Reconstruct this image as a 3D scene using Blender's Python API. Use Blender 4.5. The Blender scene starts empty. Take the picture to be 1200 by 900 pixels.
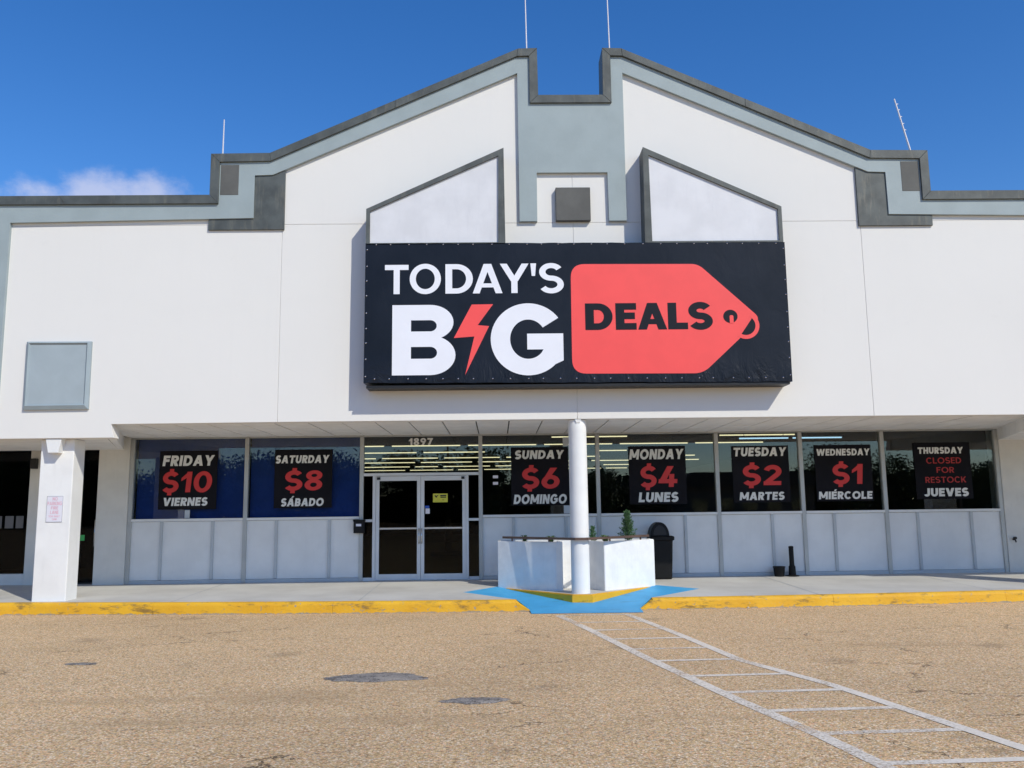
import bpy, bmesh, math, random
from mathutils import Vector, Matrix
from mathutils.geometry import delaunay_2d_cdt

random.seed(7)
rad = math.radians
scene = bpy.context.scene
C = scene.collection

# ------------------------------------------------------------------ camera
def look_axes(tilt, yaw, roll):
    ct, st, cy, sy = math.cos(tilt), math.sin(tilt), math.cos(yaw), math.sin(yaw)
    fw = Vector((sy*ct, cy*ct, st)); rt = Vector((cy, -sy, 0)); up = rt.cross(fw)
    cr, sr = math.cos(roll), math.sin(roll)
    return cr*rt + sr*up, -sr*rt + cr*up, fw
cam_data = bpy.data.cameras.new('camera')
cam = bpy.data.objects.new('camera', cam_data); C.objects.link(cam)
rt, up, fw = look_axes(rad(8.254), rad(1.0426), rad(-0.7127))
m = Matrix((rt, up, -fw)).transposed().to_4x4(); m.translation = Vector((-1.478, -15.872, 1.6))
cam.matrix_world = m
cam_data.sensor_width = 36.0; cam_data.lens = 36.0*1024/1200
cam_data.clip_start = 0.1; cam_data.clip_end = 2000
scene.camera = cam
scene.render.resolution_x = 1024; scene.render.resolution_y = 768

# ------------------------------------------------------------------ sky and sun
TO_SUN = Vector((0.80, -1.0, 1.10)).normalized()
world = bpy.data.worlds.new('World'); scene.world = world; world.use_nodes = True
wn, wl = world.node_tree.nodes, world.node_tree.links
wn.clear()
w_out = wn.new('ShaderNodeOutputWorld'); w_bg = wn.new('ShaderNodeBackground')
sky = wn.new('ShaderNodeTexSky'); sky.sky_type = 'NISHITA'; sky.sun_disc = False
sky.sun_elevation = math.asin(TO_SUN.z); sky.sun_rotation = math.atan2(TO_SUN.x, TO_SUN.y)
sky.altitude = 0; sky.air_density = 1.0; sky.dust_density = 0.1; sky.ozone_density = 4.0
w_hsv = wn.new('ShaderNodeHueSaturation'); w_hsv.inputs['Saturation'].default_value = 1.29; w_hsv.inputs['Hue'].default_value = 0.509
wl.new(sky.outputs[0], w_hsv.inputs['Color'])
# thin fair-weather clouds low in the sky, all the way round
tc = wn.new('ShaderNodeTexCoord')
def wmath(op, a, b=None, clamp=False):
    n = wn.new('ShaderNodeMath'); n.operation = op; n.use_clamp = clamp
    for i, v in enumerate((a, b)):
        if v is None: continue
        if isinstance(v, (int, float)): n.inputs[i].default_value = v
        else: wl.new(v, n.inputs[i])
    return n.outputs[0]
sep = wn.new('ShaderNodeSeparateXYZ'); wl.new(tc.outputs['Generated'], sep.inputs[0])
mp = wn.new('ShaderNodeMapping'); mp.inputs['Scale'].default_value = (1, 1, 1.35); wl.new(tc.outputs['Generated'], mp.inputs[0])
nz = wn.new('ShaderNodeTexNoise'); nz.inputs['Scale'].default_value = 15.0; nz.inputs['Detail'].default_value = 8
nz.inputs['Roughness'].default_value = 0.62; wl.new(mp.outputs[0], nz.inputs['Vector'])
big = wn.new('ShaderNodeTexNoise'); big.inputs['Scale'].default_value = 1.7; big.inputs['Detail'].default_value = 1; wl.new(mp.outputs[0], big.inputs['Vector'])
CLOUDS = [((-0.405, 0.852, 0.322), 0.088, 0.040), ((-0.350, 0.876, 0.328), 0.066, 0.032), ((-0.445, 0.836, 0.318), 0.055, 0.026),
          ((-0.58, -0.80, 0.16), 0.16, 0.035), ((0.15, -0.97, 0.13), 0.22, 0.03), ((0.62, -0.76, 0.17), 0.18, 0.04)]
acc = None
for (cx, cy, cz), sxy, sz in CLOUDS:
    v = wn.new('ShaderNodeVectorMath'); v.operation = 'SUBTRACT'; wl.new(tc.outputs['Generated'], v.inputs[0])
    d = Vector((cx, cy, cz)).normalized(); v.inputs[1].default_value = d
    s = wn.new('ShaderNodeVectorMath'); s.operation = 'DIVIDE'; wl.new(v.outputs[0], s.inputs[0]); s.inputs[1].default_value = (sxy, sxy, sz)
    l = wn.new('ShaderNodeVectorMath'); l.operation = 'LENGTH'; wl.new(s.outputs[0], l.inputs[0])
    f = wmath('SUBTRACT', 1.0, l.outputs['Value'], True)
    acc = f if acc is None else wmath('MAXIMUM', acc, f)
edge = wmath('ADD', acc, wmath('MULTIPLY', wmath('SUBTRACT', nz.outputs['Fac'], 0.5), 1.9))
cl = wn.new('ShaderNodeMapRange'); cl.interpolation_type = 'SMOOTHSTEP'
wl.new(edge, cl.inputs['Value']); cl.inputs['From Min'].default_value = 0.20; cl.inputs['From Max'].default_value = 1.0
cfac = wmath('MULTIPLY', wmath('MULTIPLY', cl.outputs[0], wmath('GREATER_THAN', acc, 0.0)), 0.62)
cmix = wn.new('ShaderNodeMix'); cmix.data_type = 'RGBA'
wl.new(cfac, cmix.inputs['Factor']); wl.new(w_hsv.outputs[0], cmix.inputs['A']); cmix.inputs['B'].default_value = (4.6, 4.7, 5.7, 1)
wl.new(cmix.outputs['Result'], w_bg.inputs['Color'])
w_bg.inputs['Strength'].default_value = 0.137
wl.new(w_bg.outputs[0], w_out.inputs[0])
sun_d = bpy.data.lights.new('sun', 'SUN'); sun_d.energy = 3.0; sun_d.angle = rad(0.53); sun_d.color = (1.0, 0.95, 0.81)
sun = bpy.data.objects.new('sun', sun_d); C.objects.link(sun)
sun.rotation_euler = (-TO_SUN).to_track_quat('-Z', 'Y').to_euler(); sun.location = TO_SUN*60
vs = scene.view_settings
vs.view_transform = 'Standard'; vs.look = 'None'; vs.gamma = 1.0; vs.use_curve_mapping = False; vs.exposure = 0.18

# ------------------------------------------------------------------ materials
MATS = {}
class NT:
    def __init__(s, name):
        s.m = bpy.data.materials.new(name); s.m.use_nodes = True
        s.n, s.l = s.m.node_tree.nodes, s.m.node_tree.links
        s.b = s.n['Principled BSDF']; s.out = s.n['Material Output']
        s.tc = None
    def coord(s, kind='Object'):
        if s.tc is None: s.tc = s.n.new('ShaderNodeTexCoord')
        return s.tc.outputs[kind]
    def pos(s):
        return s.n.new('ShaderNodeNewGeometry').outputs['Position']
    def mapping(s, vec, scale=(1, 1, 1), loc=(0, 0, 0), rot=(0, 0, 0)):
        n = s.n.new('ShaderNodeMapping'); n.inputs['Scale'].default_value = scale; n.inputs['Location'].default_value = loc
        n.inputs['Rotation'].default_value = rot; s.l.new(vec, n.inputs[0]); return n.outputs[0]
    def noise(s, vec, scale, detail=4, rough=0.55, dist=0.0):
        n = s.n.new('ShaderNodeTexNoise'); n.inputs['Scale'].default_value = scale; n.inputs['Detail'].default_value = detail
        n.inputs['Roughness'].default_value = rough; n.inputs['Distortion'].default_value = dist; s.l.new(vec, n.inputs['Vector']); return n
    def vor(s, vec, scale, feature='F1', rnd=1.0):
        n = s.n.new('ShaderNodeTexVoronoi'); n.feature = feature; n.inputs['Scale'].default_value = scale
        n.inputs['Randomness'].default_value = rnd; s.l.new(vec, n.inputs['Vector']); return n
    def rng(s, v, a, b, c=0.0, d=1.0, smooth=True):
        n = s.n.new('ShaderNodeMapRange'); n.interpolation_type = 'SMOOTHSTEP' if smooth else 'LINEAR'
        s.l.new(v, n.inputs['Value'])
        for k, x in zip(('From Min', 'From Max', 'To Min', 'To Max'), (a, b, c, d)): n.inputs[k].default_value = x
        return n.outputs[0]
    def math(s, op, a, b=None, clamp=False):
        n = s.n.new('ShaderNodeMath'); n.operation = op; n.use_clamp = clamp
        for i, v in enumerate((a, b)):
            if v is None: continue
            if isinstance(v, (int, float)): n.inputs[i].default_value = v
            else: s.l.new(v, n.inputs[i])
        return n.outputs[0]
    def ramp(s, v, stops, interp='LINEAR'):
        n = s.n.new('ShaderNodeValToRGB'); n.color_ramp.interpolation = interp
        e = n.color_ramp.elements
        while len(e) > 1: e.remove(e[0])
        e[0].position, e[0].color = stops[0][0], (*stops[0][1], 1)
        for p, c in stops[1:]:
            x = e.new(p); x.color = (*c, 1)
        s.l.new(v, n.inputs[0]); return n.outputs[0]
    def mix(s, f, a, b, mode='MIX'):
        n = s.n.new('ShaderNodeMix'); n.data_type = 'RGBA'; n.blend_type = mode
        for k, v in (('Factor', f), ('A', a), ('B', b)):
            if isinstance(v, (int, float)): n.inputs[k].default_value = v
            elif isinstance(v, tuple): n.inputs[k].default_value = (*v, 1)
            else: s.l.new(v, n.inputs[k])
        return n.outputs['Result']
    def bump(s, h, strength=0.3, dist=0.01):
        n = s.n.new('ShaderNodeBump'); n.inputs['Strength'].default_value = strength; n.inputs['Distance'].default_value = dist
        s.l.new(h, n.inputs['Height']); s.l.new(n.outputs[0], s.b.inputs['Normal'])
    def base(s, c):
        if isinstance(c, tuple): s.b.inputs['Base Color'].default_value = (*c, 1)
        else: s.l.new(c, s.b.inputs['Base Color'])
    def rough(s, r):
        if isinstance(r, (int, float)): s.b.inputs['Roughness'].default_value = r
        else: s.l.new(r, s.b.inputs['Roughness'])

def painted(name, col, rough=0.6, vary=0.06, bump=0.0, bscale=60, dirt=0.0, dirt_col=(0.2, 0.18, 0.15), metallic=0.0, spec=0.5, scale=2.0):
    t = NT(name); p = t.pos()
    a = t.noise(p, scale, 5).outputs['Fac']
    lo = tuple(c*(1-vary) for c in col); hi = tuple(min(1, c*(1+vary)) for c in col)
    c = t.mix(t.rng(a, 0.3, 0.7), lo, hi)
    if dirt:
        g = t.noise(t.mapping(p, (3, 3, 0.5)), 3.0, 6, 0.65).outputs['Fac']
        c = t.mix(t.math('MULTIPLY', t.rng(g, 0.52, 0.8), dirt), c, dirt_col)
    t.base(c); t.rough(rough); t.b.inputs['Metallic'].default_value = metallic; t.b.inputs['Specular IOR Level'].default_value = spec
    if bump: t.bump(t.noise(p, bscale, 4).outputs['Fac'], bump, 0.01)
    MATS[name] = t.m; return t.m

def mat_wall():
    t = NT('white_stucco'); p = t.pos()
    a = t.noise(p, 0.35, 6, 0.6).outputs['Fac']
    c = t.mix(t.rng(a, 0.3, 0.72), (0.785, 0.768, 0.738), (0.765, 0.749, 0.720))
    st = t.noise(t.mapping(p, (5.0, 5.0, 0.22)), 1.6, 6, 0.7).outputs['Fac']
    c = t.mix(t.math('MULTIPLY', t.rng(st, 0.52, 0.78), 0.05), c, (0.55, 0.54, 0.52))
    sp = t.noise(p, 3.1, 3).outputs['Fac']
    c = t.mix(t.math('MULTIPLY', t.rng(sp, 0.66, 0.75), 0.08), c, (0.6, 0.58, 0.55))
    t.base(c); t.rough(0.85)
    h = t.math('ADD', t.math('MULTIPLY', t.noise(p, 110, 3).outputs['Fac'], 0.25), t.math('MULTIPLY', t.noise(p, 1.3, 3).outputs['Fac'], 1.2))
    t.bump(h, 0.35, 0.012)
    MATS['wall'] = t.m
mat_wall()
painted('trim_grey', (0.082, 0.092, 0.089), 0.55, 0.25, 0.15, 40, 0.6, (0.24, 0.22, 0.17), scale=3)
painted('vent_grey', (0.108, 0.108, 0.102), 0.7, 0.15, 0.2, 60)
painted('band_blue', (0.32, 0.38, 0.395), 0.6, 0.05, 0.12, 30, 0.12, (0.42, 0.46, 0.46))
painted('display_white', (0.70, 0.70, 0.725), 0.45, 0.05, 0.1, 5, 0.25, (0.5, 0.5, 0.55))
painted('white_paint', (0.80, 0.80, 0.79), 0.6, 0.04, 0.12, 25, 0.14, (0.45, 0.45, 0.44))
painted('planter_white', (0.80, 0.80, 0.80), 0.75, 0.05, 0.35, 14, 0.30, (0.52, 0.55, 0.60), scale=4)
painted('knee_white', (0.77, 0.78, 0.775), 0.5, 0.04, 0.15, 3, 0.14, (0.55, 0.57, 0.6))
painted('batten_grey', (0.50, 0.53, 0.55), 0.5, 0.05, 0.0, 10, 0.2, (0.4, 0.4, 0.4))
painted('base_grey', (0.33, 0.36, 0.38), 0.7, 0.15, 0.2, 30, 0.4)
painted('pier_beige', (0.70, 0.69, 0.65), 0.8, 0.05, 0.2, 60, 0.15, (0.45, 0.44, 0.4))
painted('soffit', (0.83, 0.83, 0.81), 0.8, 0.06, 0.15, 50, 0.2, (0.42, 0.4, 0.36))
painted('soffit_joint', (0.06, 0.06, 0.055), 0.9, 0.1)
painted('aluminium', (0.46, 0.47, 0.46), 0.42, 0.06, 0.0, 10, 0.15, (0.3, 0.3, 0.28), metallic=0.35)
painted('door_metal', (0.66, 0.68, 0.70), 0.40, 0.05, 0.0, 10, 0.1, (0.4, 0.4, 0.4), metallic=0.1)
painted('chrome', (0.65, 0.66, 0.68), 0.25, 0.03, metallic=1.0)
painted('black_plastic', (0.006, 0.006, 0.0065), 0.5, 0.2, 0.1, 60, spec=0.25)
painted('black_metal', (0.010, 0.010, 0.011), 0.5, 0.2)
painted('brown_rail', (0.11, 0.065, 0.05), 0.5, 0.25, 0.1, 40)
painted('soil', (0.05, 0.035, 0.025), 0.95, 0.4, 0.8, 40)
painted('letter_white', (0.83, 0.84, 0.90), 0.5, 0.02)
painted('letter_red', (0.93, 0.085, 0.08), 0.5, 0.03)
painted('letter_dark', (0.010, 0.012, 0.018), 0.5, 0.05, spec=0.2)
painted('poster_black', (0.008, 0.008, 0.012), 0.6, 0.15, spec=0.12)
painted('poster_white', (0.74, 0.75, 0.73), 0.5, 0.05)
painted('poster_red', (0.62, 0.03, 0.03), 0.5, 0.05)
painted('poster_dim_red', (0.40, 0.025, 0.025), 0.55, 0.05)
painted('sign_face_grey', (0.37, 0.43, 0.46), 0.5, 0.05, 0.0, 10, 0.1, (0.3, 0.34, 0.36))
painted('sign_frame_grey', (0.30, 0.36, 0.39), 0.45, 0.06)
painted('rod_white', (0.7, 0.68, 0.72), 0.4, 0.05)
painted('plate_white', (0.74, 0.73, 0.80), 0.5, 0.03)
painted('faded_red', (0.72, 0.42, 0.50), 0.6, 0.1)
painted('number_white', (0.75, 0.75, 0.72), 0.5, 0.03)
painted('sticker_yellow', (0.62, 0.60, 0.06), 0.5, 0.05)
painted('sticker_green', (0.06, 0.5, 0.12), 0.5, 0.05)
painted('paper', (0.5, 0.55, 0.6), 0.7, 0.05)
painted('blue_backing', (0.035, 0.10, 0.46), 0.8, 0.12)
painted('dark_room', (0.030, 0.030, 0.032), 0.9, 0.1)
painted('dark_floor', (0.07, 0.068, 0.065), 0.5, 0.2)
painted('roof_membrane', (0.35, 0.35, 0.35), 0.9, 0.1)
painted('bark', (0.09, 0.07, 0.05), 0.9, 0.3, 0.5, 20)
painted('far_wall', (0.12, 0.10, 0.085), 0.8, 0.1)
painted('far_roof', (0.05, 0.045, 0.04), 0.8, 0.2)
painted('pole_wood', (0.10, 0.075, 0.055), 0.9, 0.3)
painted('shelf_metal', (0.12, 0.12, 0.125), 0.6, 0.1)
painted('wheelstop', (0.40, 0.38, 0.35), 0.9, 0.2, 0.3, 40)

def mat_vinyl():
    t = NT('black_vinyl'); p = t.pos()
    sx = t.n.new('ShaderNodeSeparateXYZ'); t.l.new(p, sx.inputs[0])
    c = t.mix(t.rng(t.noise(p, 1.2, 3).outputs['Fac'], 0.3, 0.7), (0.006, 0.0075, 0.0125), (0.011, 0.013, 0.020))
    t.base(c); t.rough(0.36); t.b.inputs['Specular IOR Level'].default_value = 0.28
    w = t.noise(t.mapping(p, (1.0, 1.0, 0.55), rot=(0, 0.5, 0)), 2.6, 4, 0.6, 1.2).outputs['Fac']
    # the cloth puckers most where it is laced to the frame, along the bottom edge
    low = t.rng(sx.outputs['Z'], 3.85, 4.5, 1.0, 0.12)
    t.bump(t.math('MULTIPLY', w, low), 0.7, 0.06)
    MATS['vinyl'] = t.m
mat_vinyl()
def leaf_mat(name, col, var=0.35):
    t = NT(name); p = t.pos()
    oi = t.n.new('ShaderNodeObjectInfo')
    a = t.noise(p, 1.7, 3).outputs['Fac']; b = t.noise(p, 23.0, 2).outputs['Fac']
    f = t.math('ADD', t.math('MULTIPLY', a, 0.6), t.math('MULTIPLY', b, 0.4))
    t.base(t.mix(t.rng(f, 0.35, 0.65), tuple(c*(1-var) for c in col), tuple(c*(1+var) for c in col)))
    t.rough(0.6); t.b.inputs['Specular IOR Level'].default_value = 0.3
    MATS[name] = t.m
leaf_mat('leaf', (0.055, 0.085, 0.030)); leaf_mat('leaf_dark', (0.035, 0.060, 0.025)); leaf_mat('conifer_leaf', (0.085, 0.17, 0.07)); leaf_mat('herb_leaf', (0.09, 0.16, 0.04))

def mat_glass(name, tint=(0.80, 0.84, 0.84), refl=1.0):
    t = NT(name); t.n.remove(t.b)
    tr = t.n.new('ShaderNodeBsdfTransparent'); tr.inputs[0].default_value = (*tint, 1)
    gl = t.n.new('ShaderNodeBsdfGlossy'); gl.inputs['Roughness'].default_value = 0.0; gl.inputs['Color'].default_value = (1, 1, 1, 1)
    fr = t.n.new('ShaderNodeFresnel'); fr.inputs['IOR'].default_value = 1.52
    p = t.pos(); bp = t.n.new('ShaderNodeBump'); bp.inputs['Strength'].default_value = 0.03; bp.inputs['Distance'].default_value = 0.02
    t.l.new(t.noise(p, 0.9, 1).outputs['Fac'], bp.inputs['Height']); t.l.new(bp.outputs[0], gl.inputs['Normal'])
    mx = t.n.new('ShaderNodeMixShader'); t.l.new(t.math('MULTIPLY', fr.outputs[0], refl), mx.inputs[0]); t.l.new(tr.outputs[0], mx.inputs[1]); t.l.new(gl.outputs[0], mx.inputs[2])
    t.l.new(mx.outputs[0], t.out.inputs['Surface']); MATS[name] = t.m
mat_glass('glass', refl=1.15); mat_glass('door_glass', (0.55, 0.57, 0.57), 0.22)
def mat_emit(name, col, s):
    t = NT(name); t.base((0.8, 0.8, 0.8)); t.b.inputs['Emission Color'].default_value = (*col, 1); t.b.inputs['Emission Strength'].default_value = s
    MATS[name] = t.m
mat_emit('tube_warm', (1.0, 0.86, 0.50), 1.25)
mat_emit('tube_cool', (0.50, 0.78, 1.0), 1.25)

def mat_lot():
    t = NT('exposed_aggregate_asphalt'); p = t.pos()
    v = t.vor(p, 66.0); sep = t.n.new('ShaderNodeSeparateColor'); t.l.new(v.outputs['Color'], sep.inputs[0])
    stones = t.ramp(sep.outputs[0], [(0.0, (0.20, 0.15, 0.10)), (0.14, (0.40, 0.31, 0.19)), (0.40, (0.58, 0.455, 0.275)), (0.62, (0.66, 0.53, 0.36)), (0.76, (0.68, 0.43, 0.29)), (0.86, (0.50, 0.46, 0.41)), (1.0, (0.88, 0.80, 0.68))])
    v2 = t.vor(p, 55.0); sep2 = t.n.new('ShaderNodeSeparateColor'); t.l.new(v2.outputs['Color'], sep2.inputs[0])
    c = t.mix(t.rng(sep2.outputs[1], 0.94, 0.96), stones, (0.74, 0.66, 0.55))
    c = t.mix(t.rng(sep2.outputs[0], 0.95, 0.97, 0, 0.75), c, (0.24, 0.18, 0.13))
    c = t.mix(t.rng(sep2.outputs[2], 0.0, 0.10, 0.8, 0.0), c, (0.60, 0.34, 0.235))
    c = t.mix(t.rng(sep2.outputs[2], 0.88, 0.92, 0.0, 0.7), c, (0.47, 0.46, 0.45))
    gap = t.rng(v.outputs['Distance'], 0.42, 0.72)
    c = t.mix(t.math('MULTIPLY', gap, 0.50), c, (0.20, 0.14, 0.09))
    # broad wear: paler, ravelled and tarry areas
    b = t.noise(p, 0.22, 5, 0.6).outputs['Fac']
    c = t.mix(1.0, c, t.ramp(b, [(0.28, (0.84, 0.84, 0.84)), (0.5, (1, 1, 1)), (0.72, (1.10, 1.08, 1.05))]), 'MULTIPLY')
    s = t.noise(t.mapping(p, (0.16, 1.0, 1)), 0.8, 6, 0.62).outputs['Fac']
    c = t.mix(t.math('MULTIPLY', t.rng(s, 0.56, 0.70), 0.42), c, (0.30, 0.23, 0.155))
    # oil drips
    o = t.vor(t.mapping(p, (1, 1, 1), (3.3, 1.1, 0)), 0.55)
    od = t.math('ADD', o.outputs['Distance'], t.math('MULTIPLY', t.math('SUBTRACT', t.noise(p, 5, 4).outputs['Fac'], 0.5), 0.22))
    c = t.mix(t.math('MULTIPLY', t.rng(od, 0.05, 0.16, 1, 0), 0.30), c, (0.12, 0.10, 0.085))
    # cracks
    dn = t.noise(p, 2.4, 6, 0.65)
    vv = t.n.new('ShaderNodeVectorMath'); vv.operation = 'MULTIPLY_ADD'; t.l.new(dn.outputs['Color'], vv.inputs[0]); vv.inputs[1].default_value = (0.75, 0.75, 0); t.l.new(t.mapping(p, (0.55, 1.15, 1)), vv.inputs[2])
    cr = t.vor(vv.outputs[0], 0.42, 'DISTANCE_TO_EDGE')
    cm = t.rng(t.noise(t.mapping(p, loc=(5, 2, 0)), 0.33, 3).outputs['Fac'], 0.49, 0.60)
    cw = t.rng(cr.outputs['Distance'], 0.002, 0.006, 1, 0)
    ck = t.math('MULTIPLY', cm, cw)
    ck = t.math('MULTIPLY', ck, t.rng(t.noise(p, 3.0, 3).outputs['Fac'], 0.38, 0.5))
    c = t.mix(t.math('MULTIPLY', ck, 0.85), c, (0.05, 0.04, 0.035))
    c = t.mix(1.0, c, (1.20, 1.06, 0.85), 'MULTIPLY')
    t.base(c); t.rough(0.9); t.b.inputs['Specular IOR Level'].default_value = 0.25
    h = t.math('SUBTRACT', t.rng(v.outputs['Distance'], 0.0, 0.75, 1, 0), t.math('MULTIPLY', ck, 2.5))
    h = t.math('ADD', h, t.math('MULTIPLY', t.noise(p, 1.1, 4).outputs['Fac'], 1.5))
    t.bump(h, 0.4, 0.006)
    MATS['lot'] = t.m
mat_lot()
def mat_patch():
    t = NT('tar_patch'); p = t.pos()
    v = t.vor(p, 70.0); sep = t.n.new('ShaderNodeSeparateColor'); t.l.new(v.outputs['Color'], sep.inputs[0])
    c = t.ramp(sep.outputs[0], [(0, (0.10, 0.09, 0.085)), (0.5, (0.19, 0.172, 0.158)), (1, (0.36, 0.32, 0.28))])
    c = t.mix(t.rng(t.noise(p, 4.5, 6, 0.7).outputs['Fac'], 0.42, 0.62), c, (0.34, 0.30, 0.26))
    t.base(c); t.rough(0.85); t.bump(t.math('ADD', v.outputs['Distance'], t.noise(p, 8, 5).outputs['Fac']), 0.7, 0.02)
    tr = t.n.new('ShaderNodeBsdfTransparent'); mx = t.n.new('ShaderNodeMixShader')
    t.l.new(t.rng(t.noise(p, 9, 6, 0.75).outputs['Fac'], 0.34, 0.46, 0.15, 1.0), mx.inputs[0]); t.l.new(tr.outputs[0], mx.inputs[1]); t.l.new(t.b.outputs[0], mx.inputs[2]); t.l.new(mx.outputs[0], t.out.inputs['Surface'])
    MATS['patch'] = t.m
mat_patch()
def mat_lotpaint():
    t = NT('worn_white_line'); p = t.pos()
    tr = t.n.new('ShaderNodeBsdfTransparent'); mx = t.n.new('ShaderNodeMixShader')
    v = t.vor(p, 62.0); sep = t.n.new('ShaderNodeSeparateColor'); t.l.new(v.outputs['Color'], sep.inputs[0])
    wear = t.noise(p, 1.1, 4, 0.6).outputs['Fac']; fine = t.noise(p, 34, 3, 0.7).outputs['Fac']
    f = t.math('ADD', t.math('MULTIPLY', wear, 1.15), t.math('MULTIPLY', fine, 0.55))
    f = t.math('ADD', f, t.math('MULTIPLY', sep.outputs[1], 0.25))
    oi = t.n.new('ShaderNodeObjectInfo'); f = t.math('SUBTRACT', f, t.math('MULTIPLY', oi.outputs['Random'], 0.14))
    t.base(t.mix(t.rng(fine, 0.3, 0.7), (0.68, 0.60, 0.49), (0.79, 0.71, 0.60))); t.rough(0.8)
    t.l.new(t.rng(f, 0.50, 0.94), mx.inputs[0]); t.l.new(tr.outputs[0], mx.inputs[1]); t.l.new(t.b.outputs[0], mx.inputs[2]); t.l.new(mx.outputs[0], t.out.inputs['Surface'])
    MATS['lot_paint'] = t.m
mat_lotpaint()
def mat_kerb():
    t = NT('yellow_kerb_paint'); p = t.pos()
    c = t.mix(t.rng(t.noise(p, 1.4, 5).outputs['Fac'], 0.3, 0.7), (0.72, 0.375, 0.012), (0.78, 0.44, 0.018))
    sc = t.noise(t.mapping(p, (1.0, 1.0, 3.5)), 2.3, 6, 0.7).outputs['Fac']
    c = t.mix(t.math('MULTIPLY', t.rng(sc, 0.52, 0.68), 0.8), c, (0.17, 0.11, 0.04))
    ch = t.noise(p, 14, 5, 0.7).outputs['Fac']
    c = t.mix(t.rng(ch, 0.62, 0.67), c, (0.33, 0.28, 0.21))
    sx = t.n.new('ShaderNodeSeparateXYZ'); t.l.new(p, sx.inputs[0])
    # chipped paint where tyres and sweepings rub the foot of the kerb
    foot = t.rng(t.math('ADD', sx.outputs['Z'], t.math('MULTIPLY', t.math('SUBTRACT', t.noise(p, 9, 5, 0.7).outputs['Fac'], 0.5), 0.10)), -0.095, -0.075, 1, 0)
    c = t.mix(foot, c, (0.34, 0.28, 0.20))
    t.base(c); t.rough(0.65); t.bump(t.noise(p, 20, 5).outputs['Fac'], 0.4, 0.02); MATS['kerb'] = t.m
mat_kerb()
def mat_concrete():
    t = NT('pale_concrete'); p = t.pos()
    c = t.mix(t.rng(t.noise(p, 0.7, 6, 0.6).outputs['Fac'], 0.3, 0.7), (0.45, 0.435, 0.405), (0.56, 0.545, 0.51))
    c = t.mix(t.math('MULTIPLY', t.rng(t.noise(t.mapping(p, (0.5, 1.5, 1)), 2.1, 6, 0.7).outputs['Fac'], 0.55, 0.75), 0.35), c, (0.36, 0.34, 0.31))
    c = t.mix(t.math('MULTIPLY', t.rng(t.noise(p, 90, 2).outputs['Fac'], 0.6, 0.7), 0.25), c, (0.3, 0.28, 0.26))
    t.base(c); t.rough(0.85); t.bump(t.noise(p, 120, 3).outputs['Fac'], 0.25, 0.004); MATS['concrete'] = t.m
mat_concrete()
def mat_blue():
    t = NT('blue_ramp_paint'); p = t.pos()
    c = t.mix(t.rng(t.noise(p, 1.6, 6, 0.65).outputs['Fac'], 0.3, 0.7), (0.045, 0.32, 0.61), (0.062, 0.385, 0.70))
    c = t.mix(t.rng(t.noise(p, 12, 6, 0.75).outputs['Fac'], 0.64, 0.72), c, (0.34, 0.38, 0.40))
    c = t.mix(t.math('MULTIPLY', t.rng(t.noise(t.mapping(p, (0.6, 2, 1)), 3, 5).outputs['Fac'], 0.55, 0.7), 0.35), c, (0.05, 0.16, 0.28))
    t.base(c); t.rough(0.6); t.bump(t.noise(p, 60, 3).outputs['Fac'], 0.3, 0.006); MATS['blue'] = t.m
mat_blue()

# ------------------------------------------------------------------ mesh helpers
def link(name, me, mat, parent=None, smooth=False):
    if mat: me.materials.clear(); me.materials.append(MATS[mat])
    if smooth:
        for f in me.polygons: f.use_smooth = True
    o = bpy.data.objects.new(name, me); C.objects.link(o)
    if parent is not None: o.parent = parent
    return o
def from_bm(name, bm, mat, parent=None, smooth=False):
    bmesh.ops.recalc_face_normals(bm, faces=bm.faces)
    if smooth:
        for e_ in bm.edges:
            if len(e_.link_faces) == 2 and e_.calc_face_angle() > .6: e_.smooth = False
    me = bpy.data.meshes.new(name); bm.to_mesh(me); bm.free()
    return link(name, me, mat, parent, smooth)
def bx(bm, x0, x1, y0, y1, z0, z1, bev=0.0, seg=1):
    vs_ = [bm.verts.new((x, y, z)) for z in (z0, z1) for y in (y0, y1) for x in (x0, x1)]
    fs = [(0, 2, 3, 1), (4, 5, 7, 6), (0, 1, 5, 4), (2, 6, 7, 3), (0, 4, 6, 2), (1, 3, 7, 5)]
    faces = [bm.faces.new([vs_[i] for i in f]) for f in fs]
    if bev:
        es = list({e for f in faces for e in f.edges})
        bmesh.ops.bevel(bm, geom=es, offset=bev, segments=seg, affect='EDGES', profile=0.5)
def box(name, x0, x1, y0, y1, z0, z1, mat, parent=None, bev=0.0, seg=1):
    bm = bmesh.new(); bx(bm, x0, x1, y0, y1, z0, z1, bev, seg); return from_bm(name, bm, mat, parent)
def prism_xz(bm, pts, y0, y1, bev=0.0):
    a = [bm.verts.new((x, y0, z)) for x, z in pts]; b = [bm.verts.new((x, y1, z)) for x, z in pts]
    n = len(pts); fa = bm.faces.new(a); fb = bm.faces.new(list(reversed(b)))
    for i in range(n):
        bm.faces.new((a[i], b[i], b[(i+1) % n], a[(i+1) % n]))
    if bev: bmesh.ops.bevel(bm, geom=list(fa.edges), offset=bev, segments=1, affect='EDGES')
def pxz(name, pts, y0, y1, mat, parent=None, bev=0.0):
    bm = bmesh.new(); prism_xz(bm, pts, y0, y1, bev); return from_bm(name, bm, mat, parent)
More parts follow.
